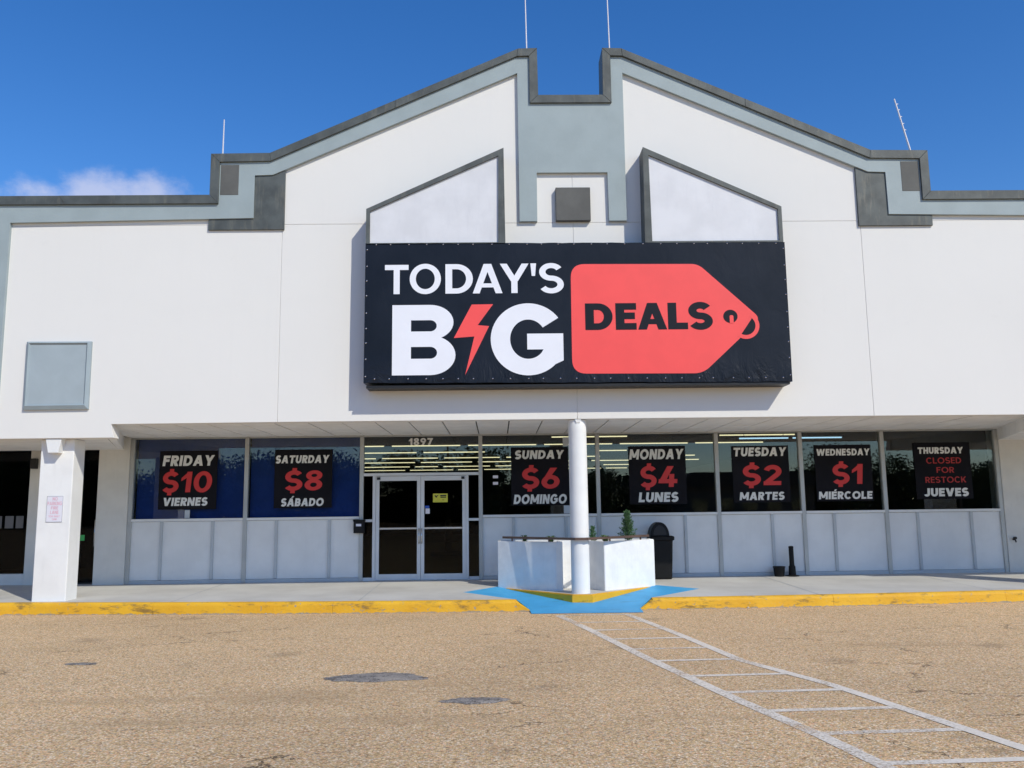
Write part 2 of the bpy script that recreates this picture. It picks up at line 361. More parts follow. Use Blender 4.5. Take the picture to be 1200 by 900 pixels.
def prism_xy(bm, pts, zlo, zhi, bev=0.0):
    zl = zlo if callable(zlo) else (lambda x, y: zlo); zh = zhi if callable(zhi) else (lambda x, y: zhi)
    a = [bm.verts.new((x, y, zl(x, y))) for x, y in pts]; b = [bm.verts.new((x, y, zh(x, y))) for x, y in pts]
    n = len(pts); bm.faces.new(list(reversed(a))); fb = bm.faces.new(b)
    for i in range(n): bm.faces.new((a[i], a[(i+1) % n], b[(i+1) % n], b[i]))
    if bev: bmesh.ops.bevel(bm, geom=list(fb.edges), offset=bev, segments=2, affect='EDGES')
def pxy(name, pts, zlo, zhi, mat, parent=None, bev=0.0):
    bm = bmesh.new(); prism_xy(bm, pts, zlo, zhi, bev); return from_bm(name, bm, mat, parent)
def tube(bm, p, q, r0, r1=None, n=10, caps=True):
    p, q = Vector(p), Vector(q); r1 = r0 if r1 is None else r1
    d = (q-p).normalized(); u = d.orthogonal().normalized(); v = d.cross(u)
    A = [bm.verts.new(p + r0*(u*math.cos(2*math.pi*i/n) + v*math.sin(2*math.pi*i/n))) for i in range(n)]
    B = [bm.verts.new(q + r1*(u*math.cos(2*math.pi*i/n) + v*math.sin(2*math.pi*i/n))) for i in range(n)]
    for i in range(n): bm.faces.new((A[i], A[(i+1) % n], B[(i+1) % n], B[i]))
    if caps: bm.faces.new(list(reversed(A))); bm.faces.new(B)
def lathe(bm, cx, cy, prof, n=24):
    rings = []
    for r, z in prof:
        rings.append([bm.verts.new((cx + r*math.cos(2*math.pi*i/n), cy + r*math.sin(2*math.pi*i/n), z)) for i in range(n)])
    for a, b in zip(rings, rings[1:]):
        for i in range(n): bm.faces.new((a[i], a[(i+1) % n], b[(i+1) % n], b[i]))
    bm.faces.new(list(reversed(rings[0]))); bm.faces.new(rings[-1])
def empty(name, loc=(0, 0, 0)):
    o = bpy.data.objects.new(name, None); C.objects.link(o); o.location = loc; o.empty_display_size = 0.2; return o
def tag(o, label=None, cat=None, group=None, kind=None):
    if label: o['label'] = label
    if cat: o['category'] = cat
    if group: o['group'] = group
    if kind: o['kind'] = kind
    return o
def lerp2(a, b, t): return (a[0]+(b[0]-a[0])*t, a[1]+(b[1]-a[1])*t)
def mirror(pts): return [(-x, z) for x, z in reversed(pts)]

# ------------------------------------------------------------------ lettering: geometric capitals drawn with strokes
def g_rect(x0, y0, x1, y1): return [[(x0, y0), (x1, y0), (x1, y1), (x0, y1)]]
def g_dia(x0, y0, x1, y1, hw): return [[(x0-hw, y0), (x0+hw, y0), (x1+hw, y1), (x1-hw, y1)]]
def g_arc(cx, cy, rx, ry, a0, a1, w, h, n=None):
    n = n or max(6, int(abs(a1-a0)/9)); out = []
    for i in range(n):
        t0, t1 = rad(a0+(a1-a0)*i/n), rad(a0+(a1-a0)*(i+1)/n)
        P = lambda t, k: (cx+(rx-w*k)*math.cos(t), cy+(ry-h*k)*math.sin(t))
        out.append([P(t0, 0), P(t1, 0), P(t1, 1), P(t0, 1)])
    return out
def g_stroke(pts, w):
    out = []; n = len(pts); L = []
    for i in range(n):
        a = Vector(pts[max(0, i-1)]); b = Vector(pts[min(n-1, i+1)]); d = (b-a).normalized(); nn = Vector((-d.y, d.x))
        p = Vector(pts[i]); L.append((tuple(p+nn*w/2), tuple(p-nn*w/2)))
    for a, b in zip(L, L[1:]): out.append([a[0], b[0], b[1], a[1]])
    return out
def arcpts(cx, cy, rx, ry, a0, a1, n=14):
    return [(cx+rx*math.cos(rad(a0+(a1-a0)*i/n)), cy+ry*math.sin(rad(a0+(a1-a0)*i/n))) for i in range(n+1)]
def glyph(ch, w):
    """polygons (cap height 1) and width; w = stem weight"""
    h = w*0.92; hw = w*0.56
    if ch in 'ÁÉ':
        g, W = glyph({'Á': 'A', 'É': 'E'}[ch], w)
        return g + [[(W*0.45, 1.07), (W*0.45+w*0.8, 1.07), (W*0.62+w*0.9, 1.28), (W*0.62, 1.28)]], W
    if ch == 'I': return g_rect(0, 0, w, 1), w
    if ch == "'": return [[(w*0.18, 0.57), (w*0.82, 0.57), (w*1.05, 1.0), (-w*0.05, 1.0)]], w
    if ch == 'L': return g_rect(0, 0, w, 1)+g_rect(0, 0, .40+w*.8, h), .40+w*.8
    if ch == 'T':
        W = .55+w; return g_rect(0, 1-h, W, 1)+g_rect(W/2-w/2, 0, W/2+w/2, 1), W
    if ch in 'EF':
        W = .40+w*.9; g = g_rect(0, 0, w, 1)+g_rect(0, 1-h, W, 1)+g_rect(0, .5-h/2+.02, W*.93, .5+h/2+.02)
        if ch == 'E': g += g_rect(0, 0, W, h)
        return g, W
    if ch == 'H':
        W = .5+w; return g_rect(0, 0, w, 1)+g_rect(W-w, 0, W, 1)+g_rect(0, .5-h/2, W, .5+h/2), W
    if ch == 'D':
        W = .58+w; rx = .46; return g_rect(0, 0, w, 1)+g_rect(0, 1-h, W-rx, 1)+g_rect(0, 0, W-rx, h)+g_arc(W-rx, .5, rx, .5, -90, 90, w, h), W
    if ch in 'OQ0':
        W = (.82 if ch == 'O' else .62)+w*.75; return g_arc(W/2, .5, W/2, .52, 0, 360, w*1.02, h, 48), W
    if ch == 'C':
        W = .68+w*.75; return g_arc(W/2+.02, .5, W/2+.02, .52, 42, 318, w*1.02, h, 36), W
    if ch == 'G':
        W = .74+w*.8; rx = W/2
        g = g_arc(rx, .5, rx, .52, 40, 318, w*1.02, h, 36)
        return g+g_rect(W*.5, .5-h*.42, W*.985, .5+h*.42)+[[(W*.985-w, .17), (W*.985, .17+.03), (W*.985, .5), (W*.985-w, .5)]], W
    if ch in 'BRP':
        W = .46+w; r1 = .285; g = g_rect(0, 0, w, 1)
        if ch == 'B':
            t = .475; W2 = W-.02
            ru, rl = (1-t+h/2)/2, (t+h/2)/2
            g += g_rect(0, 1-h, W2-ru, 1)+g_rect(0, t-h/2, W2-ru, t+h/2)+g_arc(W2-ru, 1-ru, ru, ru, -90, 90, w, h)
            return g+g_rect(0, 0, W-rl+.02, h)+g_arc(W-rl+.02, rl, rl, rl, -90, 90, w, h), W+.02
        t = .40; ru = (1-t+h*.1)/2
        g += g_rect(0, 1-h, W-ru, 1)+g_rect(0, 1-2*ru, W-ru, 1-2*ru+h)+g_arc(W-ru, 1-ru, ru, ru, -90, 90, w, h)
        if ch == 'R': g += g_dia(W-hw*.9, 0, W*.52, .42, hw*1.08)
        return g, W
    if ch == 'A':
        W = .66+w*1.1; g = g_dia(hw, 0, W/2-hw*.12, 1, hw)+g_dia(W-hw, 0, W/2+hw*.12, 1, hw)
        return g+g_rect(W*.24, .20, W*.76, .20+h*.85), W
    if ch == 'V':
        W = .64+w*1.1; return g_dia(W/2-hw*.1, 0, hw, 1, hw)+g_dia(W/2+hw*.1, 0, W-hw, 1, hw), W
    if ch == 'W':
        W = .95+w*1.7; a, b = W*.29, W*.71
        return g_dia(a, 0, hw, 1, hw)+g_dia(a, 0, W/2, 1, hw*.9)+g_dia(b, 0, W/2, 1, hw*.9)+g_dia(b, 0, W-hw, 1, hw), W
    if ch == 'Y':
        W = .62+w*1.1; return g_dia(W/2, .40, hw, 1, hw)+g_dia(W/2, .40, W-hw, 1, hw)+g_rect(W/2-w/2, 0, W/2+w/2, .46), W
    if ch == 'M':
        W = .66+w*1.6; return g_rect(0, 0, w, 1)+g_rect(W-w, 0, W, 1)+g_dia(W/2, .18, hw*.95, 1, hw*.95)+g_dia(W/2, .18, W-hw*.95, 1, hw*.95), W
    if ch == 'N':
        W = .55+w*1.1; return g_rect(0, 0, w, 1)+g_rect(W-w, 0, W, 1)+g_dia(W-hw, 0, hw, 1, hw), W
    if ch == 'K':
        W = .52+w*1.1; return g_rect(0, 0, w, 1)+g_dia(w*.9, .36, W-hw*1.1, 1, hw*1.1)+g_dia(W-hw*1.1, 0, W*.40, .62, hw*1.1), W
    if ch == 'U':
        W = .52+w; r = W/2; return g_rect(0, r, w, 1)+g_rect(W-w, r, W, 1)+g_arc(r, r, r, r+.01, 180, 360, w, h), W
    if ch == 'J':
        W = .34+w; r = .30+w*.1; return g_rect(W-w, r, W, 1)+g_arc(W-r, r, r, r+.01, 200, 360, w, h), W
    if ch in 'S$':
        W = .52+w*.8; ry = (1.03-h)/4; rx = (W-w)/2; cx = W/2
        up_ = arcpts(cx, 1.015-h/2-ry, rx, ry, 28, 270, 22); lo = arcpts(cx, -.015+h/2+ry, rx*1.06, ry, 90, -152, 22)
        g = g_stroke(up_[:-1]+[((up_[-1][0]+lo[0][0])/2, (up_[-1][1]+lo[0][1])/2)]+lo[1:], w)
        if ch == '$': g += g_rect(cx-w*.42, -.14, cx+w*.42, .1)+g_rect(cx-w*.42, .9, cx+w*.42, 1.14)
        return g, W
    if ch == '1': return g_rect(.22, 0, .22+w, 1)+[[(0, .70), (.22+w*.3, 1), (.22+w*.3, .74), (.0, .70-w*.75)]], .22+w
    if ch == '2':
        W = .50+w*.9; r = (W-w)/2
        p = arcpts(W/2, 1-h/2-r*.95, r, r*.95, 165, -38, 18)+[(w*.72, h*.75)]
        return g_stroke(p, w)+g_rect(0.02, 0, W, h)+[[(0.02, 0), (.02+w*.9, 0), (.02+w*1.2, h*1.1), (.02, h*.6)]], W
    if ch == '4':
        W = .60+w*.9; return g_rect(W-w*1.65, 0, W-w*.65, .62)+g_rect(0, .18, W, .18+h)+g_dia(w*.55, .20, W*.60, 1, hw*1.15), W
    if ch in '69':
        W = .54+w*.85; ry = .33
        g = g_arc(W/2, ry-.01, W/2, ry+.005, 0, 360, w, h, 40)+[[(W*.02, ry+.02), (w*1.02, ry*.98), (W*.62+hw*1.2, 1), (W*.62-hw*1.1, 1)]]
        if ch == '9': g = [[(W-x, 1-y) for x, y in q] for q in g]
        return g, W
    if ch == '7':
        W = .52+w*.8; return g_rect(0, 1-h, W, 1)+g_dia(W*.28, 0, W-hw, 1, hw), W
    if ch == '8':
        W = .50+w*.9; return g_arc(W/2, .755, W*.46, .26, 0, 360, w*.95, h*.9, 36)+g_arc(W/2, .275, W*.5, .29, 0, 360, w, h*.9, 36), W
    if ch == '5':
        W = .5+w*.9; r = .32; return g_rect(.05, 1-h, W*.95, 1)+g_rect(.05, .5, .05+w, 1)+g_arc(W*.45, r, W*.55, r, -150, 120, w, h), W
    if ch == '3':
        W = .48+w*.9; return g_arc(W*.45, .74, W*.5, .26, -90, 150, w, h)+g_arc(W*.45, .28, W*.55, .30, -150, 90, w, h), W
    return [], .3
def union_mesh(polys, y):
    """one flat triangulated sheet (no overlaps) standing in the plane y, facing -y"""
    vv, ff = [], []
    for q in polys:
        if sum(q[i][0]*q[(i+1) % len(q)][1]-q[(i+1) % len(q)][0]*q[i][1] for i in range(len(q))) < 0: q = q[::-1]
        ff.append(list(range(len(vv), len(vv)+len(q)))); vv += [Vector(p) for p in q]
    r = delaunay_2d_cdt(vv, [], ff, 0, 1e-6)
    verts, faces, orig = r[0], r[2], r[5]
    keep = [f for f, of in zip(faces, orig) if len(of)]
    me = bpy.data.meshes.new('print'); me.from_pydata([(v.x, y, v.y) for v in verts], [], keep); me.update()
    return me
def word_polys(s, x0, x1, z0, z1, w=0.2, slant=0.0, gap=0.10):
    items, x = [], 0.0
    for ch in s:
        if ch == ' ': x += .35; continue
        g, W = glyph(ch, w); items.append((g, x)); x += W+gap
    tot = x-gap; kz = z1-z0; off = slant*kz; kx = (x1-x0-off)/tot; out = []
    for g, ox in items:
        for q in g: out.append([(x0+(px+ox)*kx+slant*pz*kz, z0+pz*kz) for px, pz in q])
    return out
def letters(name, polys, y, mat, parent): return link(name, union_mesh(polys, y), mat, parent)

# ================================================================== GROUND
LOT = -0.10
bm = bmesh.new()
for x0, x1, y0, y1 in [(-400, 400, -500, 2.0)]:
    bm.faces.new([bm.verts.new(v) for v in ((x0, y0, LOT), (x1, y0, LOT), (x1, y1, LOT), (x0, y1, LOT))])
lot = tag(from_bm('parking_lot', bm, 'lot'), kind='structure', label='tan exposed-aggregate asphalt parking lot with worn hatching')
bm = bmesh.new()
bm.faces.new([bm.verts.new(v) for v in ((-700, 2.0, LOT-.02), (700, 2.0, LOT-.02), (700, 700, LOT-.02), (-700, 700, LOT-.02))])
tag(from_bm('ground', bm, 'lot'), kind='structure', label='bare ground behind the store building')

def kerb_y(x): return min(-0.64 + 0.0062*x*x, -0.04)
def walk_z(y): return 0.10 + 0.07*min(max(y, -1.0), 3.4)/3.1
TL, TR, BL, BR = (-2.13, .74), (2.28, .76), (-1.52, 1.58), (1.62, 1.47)
KL, KR = -1.17, 1.16
KW = 0.16
def kline(xa, xb, off, n=24): return [(xa+(xb-xa)*i/n, kerb_y(xa+(xb-xa)*i/n)+off) for i in range(n+1)]
side = empty('sidewalk', (0, 1.5, 0)); tag(side, 'pale concrete store walk with yellow kerb and blue ramp', kind='structure')
def under(o, p):
    o.parent = p; o.matrix_parent_inverse = p.matrix_world.inverted() if False else Matrix.Translation(-Vector(p.location)); return o
pts = [(-20, 3.6), (-20, kerb_y(-20)+KW)] + kline(-16, KL, KW) + [TL, BL, BR, TR] + kline(KR, 16, KW) + [(20, kerb_y(20)+KW), (20, 3.6)]
bm = bmesh.new()
bm.free()
r_ = delaunay_2d_cdt([Vector(p) for p in pts], [], [list(range(len(pts)))], 0, 1e-6)
me = bpy.data.meshes.new('walk_slab'); me.from_pydata([(v.x, v.y, walk_z(v.y)) for v in r_[0]], [], [f for f, of in zip(r_[2], r_[5]) if len(of)]); me.update()
under(link('walk_slab', me, 'concrete'), side)
# control joints, thin recessed-looking saw cuts
for x in (-13, -10.6, -7.2, -3.9, 4.1, 7.3, 10.4):
    bm = bmesh.new(); a, b = kerb_y(x)+KW+.005, 3.02
    bm.faces.new([bm.verts.new(v) for v in ((x, a, walk_z(a)+.003), (x+.012, a, walk_z(a)+.003), (x+.012, b, walk_z(b)+.003), (x, b, walk_z(b)+.003))])
    under(from_bm('control_joint', bm, 'base_grey'), side)
# kerb: extruded profile with rolled top edge, tapering down at the ramp
def kerb(xa, xb, ramp_end):
    bm = bmesh.new(); prof = [(0.0, 0.0), (0.012, .13), (0.022, .160), (0.045, .176), (KW, .180), (KW, 0.0)]
    rows = []; n = 14
    for i in range(n+1):
        x = xa+(xb-xa)*i/n
        y = kerb_y(x); wob = random.uniform(-.006, .006); zw = random.uniform(-.004, .004)
        d = abs(x-ramp_end)
        row = []
        for dy, dz in prof:
            k = dz*(walk_z(y+KW)+.004-LOT)/.18
            row.append(bm.verts.new((x, y+dy+(wob if 0 < dy < KW else 0), LOT-.02+.0+(k+ (.02 if dz else 0)) + (zw if 0 < dy < KW else 0))))
        rows.append(row)
    for a, b in zip(rows, rows[1:]):
        for j in range(len(prof)): bm.faces.new((a[j], b[j], b[(j+1) % len(prof)], a[(j+1) % len(prof)]))
    bm.faces.new(rows[0]); bm.faces.new(list(reversed(rows[-1])))
    o = under(from_bm('kerb', bm, 'kerb'), side)
    return o
for i in range(6):
    w_ = (20+KL)/6; kerb(-20+w_*i+(.004 if i else 0), -20+w_*(i+1), 99)
    w_ = (20-KR)/6; kerb(KR+w_*i+(.004 if i else 0), KR+w_*(i+1), 99)
def kerb_tip(xk, dx):
    """sloping end of the kerb where it dies into the ramp"""
    bm = bmesh.new(); y = kerb_y(xk); z0 = LOT-.02; zt = LOT+.180
    A = [(xk, y, z0), (xk, y+.012, zt-.03), (xk, y+.045, zt-.004), (xk, y+KW, zt), (xk, y+KW, z0)]
    B = [(xk+dx, y-.03, z0), (xk+dx, y-.03, LOT+.012), (xk+dx*.98, y, LOT+.02), (xk+dx*.55, y+KW, LOT+.06), (xk+dx*.55, y+KW, z0)]
    a = [bm.verts.new(v) for v in A]; b = [bm.verts.new(v) for v in B]
    for j in range(5): bm.faces.new((a[j], b[j], b[(j+1) % 5], a[(j+1) % 5]))
    bm.faces.new(a); bm.faces.new(b)
    under(from_bm('kerb_end', bm, 'kerb'), side)
kerb_tip(KL, .24); kerb_tip(KR, -.24)
# blue painted kerb ramp with flared sides
bm = bmesh.new()
FL, FR = (-.93, -.98), (.93, -1.02)
def V(p, z): return bm.verts.new((p[0], p[1], z))
vTL, vTR, vBL, vBR = V(TL, walk_z(TL[1])), V(TR, walk_z(TR[1])), V(BL, walk_z(BL[1])), V(BR, walk_z(BR[1]))
vKL = V((KL, kerb_y(KL)+KW), walk_z(-.5)); vKR = V((KR, kerb_y(KR)+KW), walk_z(-.5))
vML, vMR = V((-.95, -.58), LOT+.03), V((.95, -.58), LOT+.03)
vFL, vFR = V(FL, LOT+.006), V(FR, LOT+.006)
for f in ((vBL, vBR, vMR, vML), (vML, vMR, vFR, vFL), (vTL, vBL, vML), (vTL, vML, vKL), (vTR, vMR, vBR), (vTR, vKR, vMR)): bm.faces.new(f)
under(from_bm('kerb_ramp', bm, 'blue'), side)

# painted hatching
def lerp(a, b, t): return tuple(a[i]+(b[i]-a[i])*t for i in range(len(a)))
def stripe(pts, w, z=LOT+.004):
    bm = bmesh.new(); L = g_stroke(pts, w)
    for i, q in enumerate(L): bm.faces.new([bm.verts.new((x, y, z)) for x, y in q])
    bmesh.ops.remove_doubles(bm, verts=bm.verts, dist=1e-5)
    return from_bm('painted_line', bm, 'lot_paint', lot)
LEFT = [(-.50, -1.26), (-.16, -3.10), (.22, -5.45), (.66, -7.80), (.93, -9.03), (1.10, -10.1), (1.45, -12.6)]
RIGHT = [(.62, -1.20), (.98, -3.60), (1.25, -5.75), (1.72, -7.15), (2.10, -8.96), (2.27, -9.8), (2.75, -12.3)]
def on(line, y):
    for a, b in zip(line, line[1:]):
        if a[1] >= y >= b[1]: return lerp(a, b, (a[1]-y)/(a[1]-b[1]))
    return line[-1]
stripe(LEFT, .125); stripe(RIGHT, .12, LOT+.0045)
for i, y in enumerate([-1.27, -2.20, -3.07, -3.96, -4.82, -5.68, -6.61, -7.44, -8.21, -8.98, -9.78, -10.6, -11.4]):
    a, b = on(LEFT, y), on(RIGHT, y+.03)
    stripe([(a[0]+.05, y), (b[0]-.05, y+.05)], .095, LOT+.0035)
# tar patches
def patch(cx, cy, rx, ry, seed):
    random.seed(seed); bm = bmesh.new(); n = 64
    ph = [random.uniform(0, 6.28) for _ in range(5)]
    ring, ring2 = [], []
    for i in range(n):
        t = 2*math.pi*i/n; k = 1+sum(.11*math.sin((j+2)*t+ph[j])/(1+j*.4) for j in range(5))+random.uniform(-.06, .06)
        ring.append(bm.verts.new((cx+rx*k*math.cos(t), cy+ry*k*math.sin(t), LOT+.003)))
        ring2.append(bm.verts.new((cx+rx*k*.9*math.cos(t), cy+ry*k*.9*math.sin(t), LOT+.008+random.uniform(0, .004))))
    for i in range(n): bm.faces.new((ring[i], ring[(i+1) % n], ring2[(i+1) % n], ring2[i]))
    bm.faces.new(ring2)
    from_bm('asphalt_patch', bm, 'patch', lot, True)
patch(-2.75, -6.42, .46, .27, 3); patch(-1.69, -7.63, .27, .14, 8); patch(-6.32, -5.30, .20, .07, 5)
random.seed(21)
# loose grit swept against the kerb
bm = bmesh.new()
for i in range(420):
    x = random.uniform(-13, 13)
    if -1.1 < x < 1.1: continue
    y = kerb_y(x)-abs(random.gauss(0, .035))-.005; s = random.uniform(.004, .015)*(1.9 if random.random() < .05 else 1)
    c = Vector((x, y, LOT+s*.35))
    vv = [bm.verts.new(c+Vector((random.uniform(.6, 1.3)*s*dx, random.uniform(.6, 1.2)*s*dy, random.uniform(.4, .9)*s*dz))) for dx, dy, dz in ((1, 0, 0), (-1, 0, 0), (0, 1, 0), (0, -1, 0), (0, 0, 1), (0, 0, -.5))]
    for f in ((0, 2, 4), (2, 1, 4), (1, 3, 4), (3, 0, 4), (2, 0, 5), (1, 2, 5), (3, 1, 5), (0, 3, 5)): bm.faces.new([vv[k] for k in f])
tag(from_bm('grit', bm, 'wheelstop'), 'loose pale grit lying along the foot of the kerb', 'grit', kind='stuff')

# ================================================================== BUILDING
bld = empty('store_building', (0, 0, 0)); tag(bld, 'white stucco strip-mall store with stepped grey-trimmed gable parapet', 'building')
ZS, ZJ = 3.246, 6.97
G = .003
TOPL = [(-18, 7.42), (-6.72, 7.42), (-6.72, 8.24), (-5.70, 8.26), (-1.0, 10.34), (-.70, 10.34), (-.70, 9.40)]
# lower panels
pxz('facade_panel', [(-18, 2.995), (-8.40, 2.995), (-8.455, ZS), (-5.463-G, ZS), (-5.463-G, ZJ-G), (-18, ZJ-G)], 0, .25, 'wall', bld, .004)
pxz('facade_panel', [(-5.463+G, ZS), (-G, ZS), (-G, ZJ-G), (-5.463+G, ZJ-G)], 0, .25, 'wall', bld, .004)
pxz('facade_panel', [(G, ZS), (5.463-G, ZS), (5.463-G, ZJ-G), (G, ZJ-G)], 0, .25, 'wall', bld, .004)
pxz('facade_panel', mirror([(-18, 2.995), (-8.40, 2.995), (-8.455, ZS), (-5.463-G, ZS), (-5.463-G, ZJ-G), (-18, ZJ-G)]), 0, .25, 'wall', bld, .004)
up_l = [(-18, ZJ+G), (-5.463-G, ZJ+G), (-5.463-G, 8.35), (-5.70, 8.26), (-6.72, 8.24), (-6.72, 7.42), (-18, 7.42)]
up_c = [(-5.463+G, ZJ+G), (-G, ZJ+G), (-G, 9.40), (-.70, 9.40), (-.70, 10.34), (-1.0, 10.34), (-5.463+G, 8.365)]
for q in (up_l, up_c): pxz('facade_panel', q, 0, .25, 'wall', bld, .004); pxz('facade_panel', mirror(q), 0, .25, 'wall', bld, .004)
# joint backing (slightly greyer, set back)
hl = [(-17.9, 7.38), (-6.75, 7.38), (-6.75, 8.2), (-5.70, 8.2), (-1.0, 10.3), (-.75, 10.3), (-.75, 9.36)]
pxz('parapet_core', [(-17.9, 3.3), (17.9, 3.3)] + [(-x, z) for x, z in hl] + list(reversed(hl)), .012, .40, 'wall', bld)
# cap
outer = [(-18, 7.52), (-6.81, 7.52), (-6.81, 8.33), (-5.71, 8.34), (-1.0, 10.43), (-.63, 10.44), (-.62, 9.48)]
inner = [(-18, 7.35), (-6.645, 7.35), (-6.645, 8.165), (-5.69, 8.18), (-1.02, 10.275), (-.785, 10.28), (-.785, 9.32)]
O_, I_ = outer + mirror(outer), inner + mirror(inner)
for (a, b), (c, d) in zip(zip(O_, O_[1:]), zip(I_, I_[1:])):
    L_ = math.hypot(b[0]-a[0], b[1]-a[1]); k_ = max(1, round(L_/2.7)); g_ = .002/L_*k_
    for i in range(k_):
        u0, u1 = (i+g_)/k_, (i+1-g_)/k_
        pxz('parapet_cap', [lerp2(a, b, u0), lerp2(a, b, u1), lerp2(c, d, u1), lerp2(c, d, u0)], -.115+random.uniform(-.004, .004), .46, 'trim_grey', bld, .004)
# blue-grey band
bl = [(-18, 7.35), (-6.645, 7.35), (-6.645, 8.165), (-5.69, 8.18), (-1.02, 10.275), (-.785, 10.28), (-.785, 9.32)]
lowl = [(-.675, 7.94), (-.675, 6.98), (-1.012, 6.98), (-1.012, 9.955), (-5.65, 7.92), (-5.99, 7.915), (-5.99, 7.075), (-10.49, 7.02), (-10.49, 3.6), (-11.2, 3.6), (-11.2, 7.02), (-18, 7.02)]
lowr = mirror(lowl)
pxz('trim_band', bl + mirror(bl) + lowr + lowl, -.07, .012, 'band_blue', bld, .004)
# dark L-shaped brackets below the parapet step
br = [(-6.83, 6.86), (-5.42, 6.86), (-5.42, 8.018), (-5.65, 7.917), (-5.987, 7.912), (-5.987, 7.072), (-6.83, 7.062)]
for q in (br, mirror(br)): pxz('bracket_panel', q, -.045, .012, 'trim_grey', bld, .004)
for s in (-1, 1): box('trim_square', min(s*6.625, s*6.285), max(s*6.625, s*6.285), -.076, -.06, 7.53, 8.12, 'vent_grey', bld, .003)
box('vent_square', -.325, .33, -.10, .012, 6.98, 7.63, 'vent_grey', bld, .008)
# projecting display frames above the sign
dp = [(-3.835, 6.44), (-3.835, 7.12), (-1.30, 8.29), (-1.285, 6.44)]
di = [(-3.765, 6.47), (-3.765, 7.075), (-1.40, 8.135), (-1.415, 6.47)]
for k in (0, 1):
    o_, i_ = (dp, di) if k == 0 else (mirror(dp), mirror(di))
    bm = bmesh.new(); n = 4
    f0 = [bm.verts.new((x, -.41, z)) for x, z in o_]; f1 = [bm.verts.new((x, -.41, z)) for x, z in i_]
    f2 = [bm.verts.new((x, -.375, z)) for x, z in i_]; b0 = [bm.verts.new((x, .01, z)) for x, z in o_]
    for j in range(n):
        q = (j+1) % n
        bm.faces.new((f0[j], f0[q], f1[q], f1[j])); bm.faces.new((f1[j], f1[q], f2[q], f2[j])); bm.faces.new((f0[j], b0[j], b0[q], f0[q]))
    bm.faces.new(list(reversed(b0)))
    fr = from_bm('display_frame', bm, 'trim_grey', bld)
    pxz('panel', i_, -.372, -.2, 'display_white', fr)
# body behind: roof, side and back walls
box('roof', -18, 18, .42, 46, 5.85, 6.0, 'roof_membrane', bld)
box('back_wall', -18, 18, 45.7, 46, LOT, 5.84, 'pier_beige', bld)
for s in (-1, 1): box('side_wall', min(s*18, s*17.75), max(s*18, s*17.75), 3.0, 45.69, LOT, 5.84, 'wall', bld)
# soffit
box('soffit_grid', -9.6, 9.6, .252, 3.2, ZS+.030, ZS+.06, 'soffit_joint', bld)
pan = None; PW = .62
xs = []
x = -.62*15-.005
while x < 9.3: xs.append(x); x += PW
for r, (ya, yb) in enumerate(((.262, 1.66), (1.675, 3.03))):
    bm = bmesh.new(); bx(bm, .013, PW-.013, ya, yb, ZS+.004, ZS+.032); proto = None
    for x in xs:
        if proto is None: proto = from_bm('soffit_panel', bm, 'soffit', bld); proto.location.x = x; me0 = proto.data
        else:
            o = bpy.data.objects.new('soffit_panel', me0); C.objects.link(o); o.parent = bld; o.location.x = x; o.location.z = random.uniform(-.003, .002)
# lowered soffits over the neighbouring shops, with splayed drop beams
for s in (-1, 1):
    P = [(s*8.47, .255), (s*9.48, 3.02), (s*9.60, 3.02), (s*8.60, .255)]
    pxy('drop_beam', P if s > 0 else P[::-1], 3.0, ZS+.02, 'soffit', bld)
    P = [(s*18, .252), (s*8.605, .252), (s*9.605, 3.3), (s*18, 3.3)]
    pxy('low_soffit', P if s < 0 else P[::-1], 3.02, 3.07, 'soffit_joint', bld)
    xx = 9.75
    P = [(s*9.74, .26), (s*8.62, .26), (s*9.60, 3.02), (s*9.74, 3.02)]
    pxy('soffit_panel', P if s < 0 else P[::-1], 3.0, 3.025, 'soffit', bld)
    for i in range(12):
        a = xx+i*PW
        box('soffit_panel', min(s*a, s*(a+PW-.012)), max(s*a, s*(a+PW-.012)), .262, 3.02, 3.0, 3.025, 'soffit', bld)

# ------------------------------------------------------------------ storefront
YS = 3.10; ZB = .165; ZSILL = 1.50; ZT = 3.235
MX = [-9.30, -6.858, -4.39, -1.836, .70, 3.29, 5.125, 6.92, 9.43]
box('head_rail', -9.36, 9.49, YS-.05, YS+.07, ZT-.015, ZS+.028, 'aluminium', bld, .004)
for i, x in enumerate(MX):
    box('mullion', x-.042, x+.042, YS-.062, YS+.072, ZB, ZT-.016, 'aluminium', bld, .004)
bays = [(MX[i], MX[i+1]) for i in range(8)]
DOORBAY = 2
for i, (a, b) in enumerate(bays):
    if i == DOORBAY: continue
    box('sill', a+.043, b-.043, YS-.075, YS+.07, ZSILL-.035, ZSILL+.02, 'knee_white', bld, .004)
    pane = box('window_pane', a+.038, b-.038, YS-.004, YS+.004, ZSILL+.01, ZT-.012, 'glass', bld)
posts = {0: [-8.62, -7.54], 1: [-6.19, -5.065], 3: [-1.14, -.01], 4: [1.37, 2.556], 5: [4.43], 6: [5.776], 7: [7.588, 8.755]}
for i, (a, b) in enumerate(bays):
    if i == DOORBAY: continue
    xs_ = [a+.02]+posts[i]+[b-.02]
    for u, v in zip(xs_, xs_[1:]):
        box('knee_panel', u+.016, v-.016, YS-.022+random.uniform(-.003, .003), YS+.06, ZB+.075, ZSILL-.04, 'knee_white', bld, .004)
    for p_ in posts[i]: box('batten', p_-.030, p_+.030, YS-.058, YS-.018, ZB+.08, ZSILL-.037, 'batten_grey', bld, .003)
    box('base_plate', a+.043, b-.043, YS-.05, YS+.05, ZB-.01, ZB+.072, 'batten_grey', bld, .003)
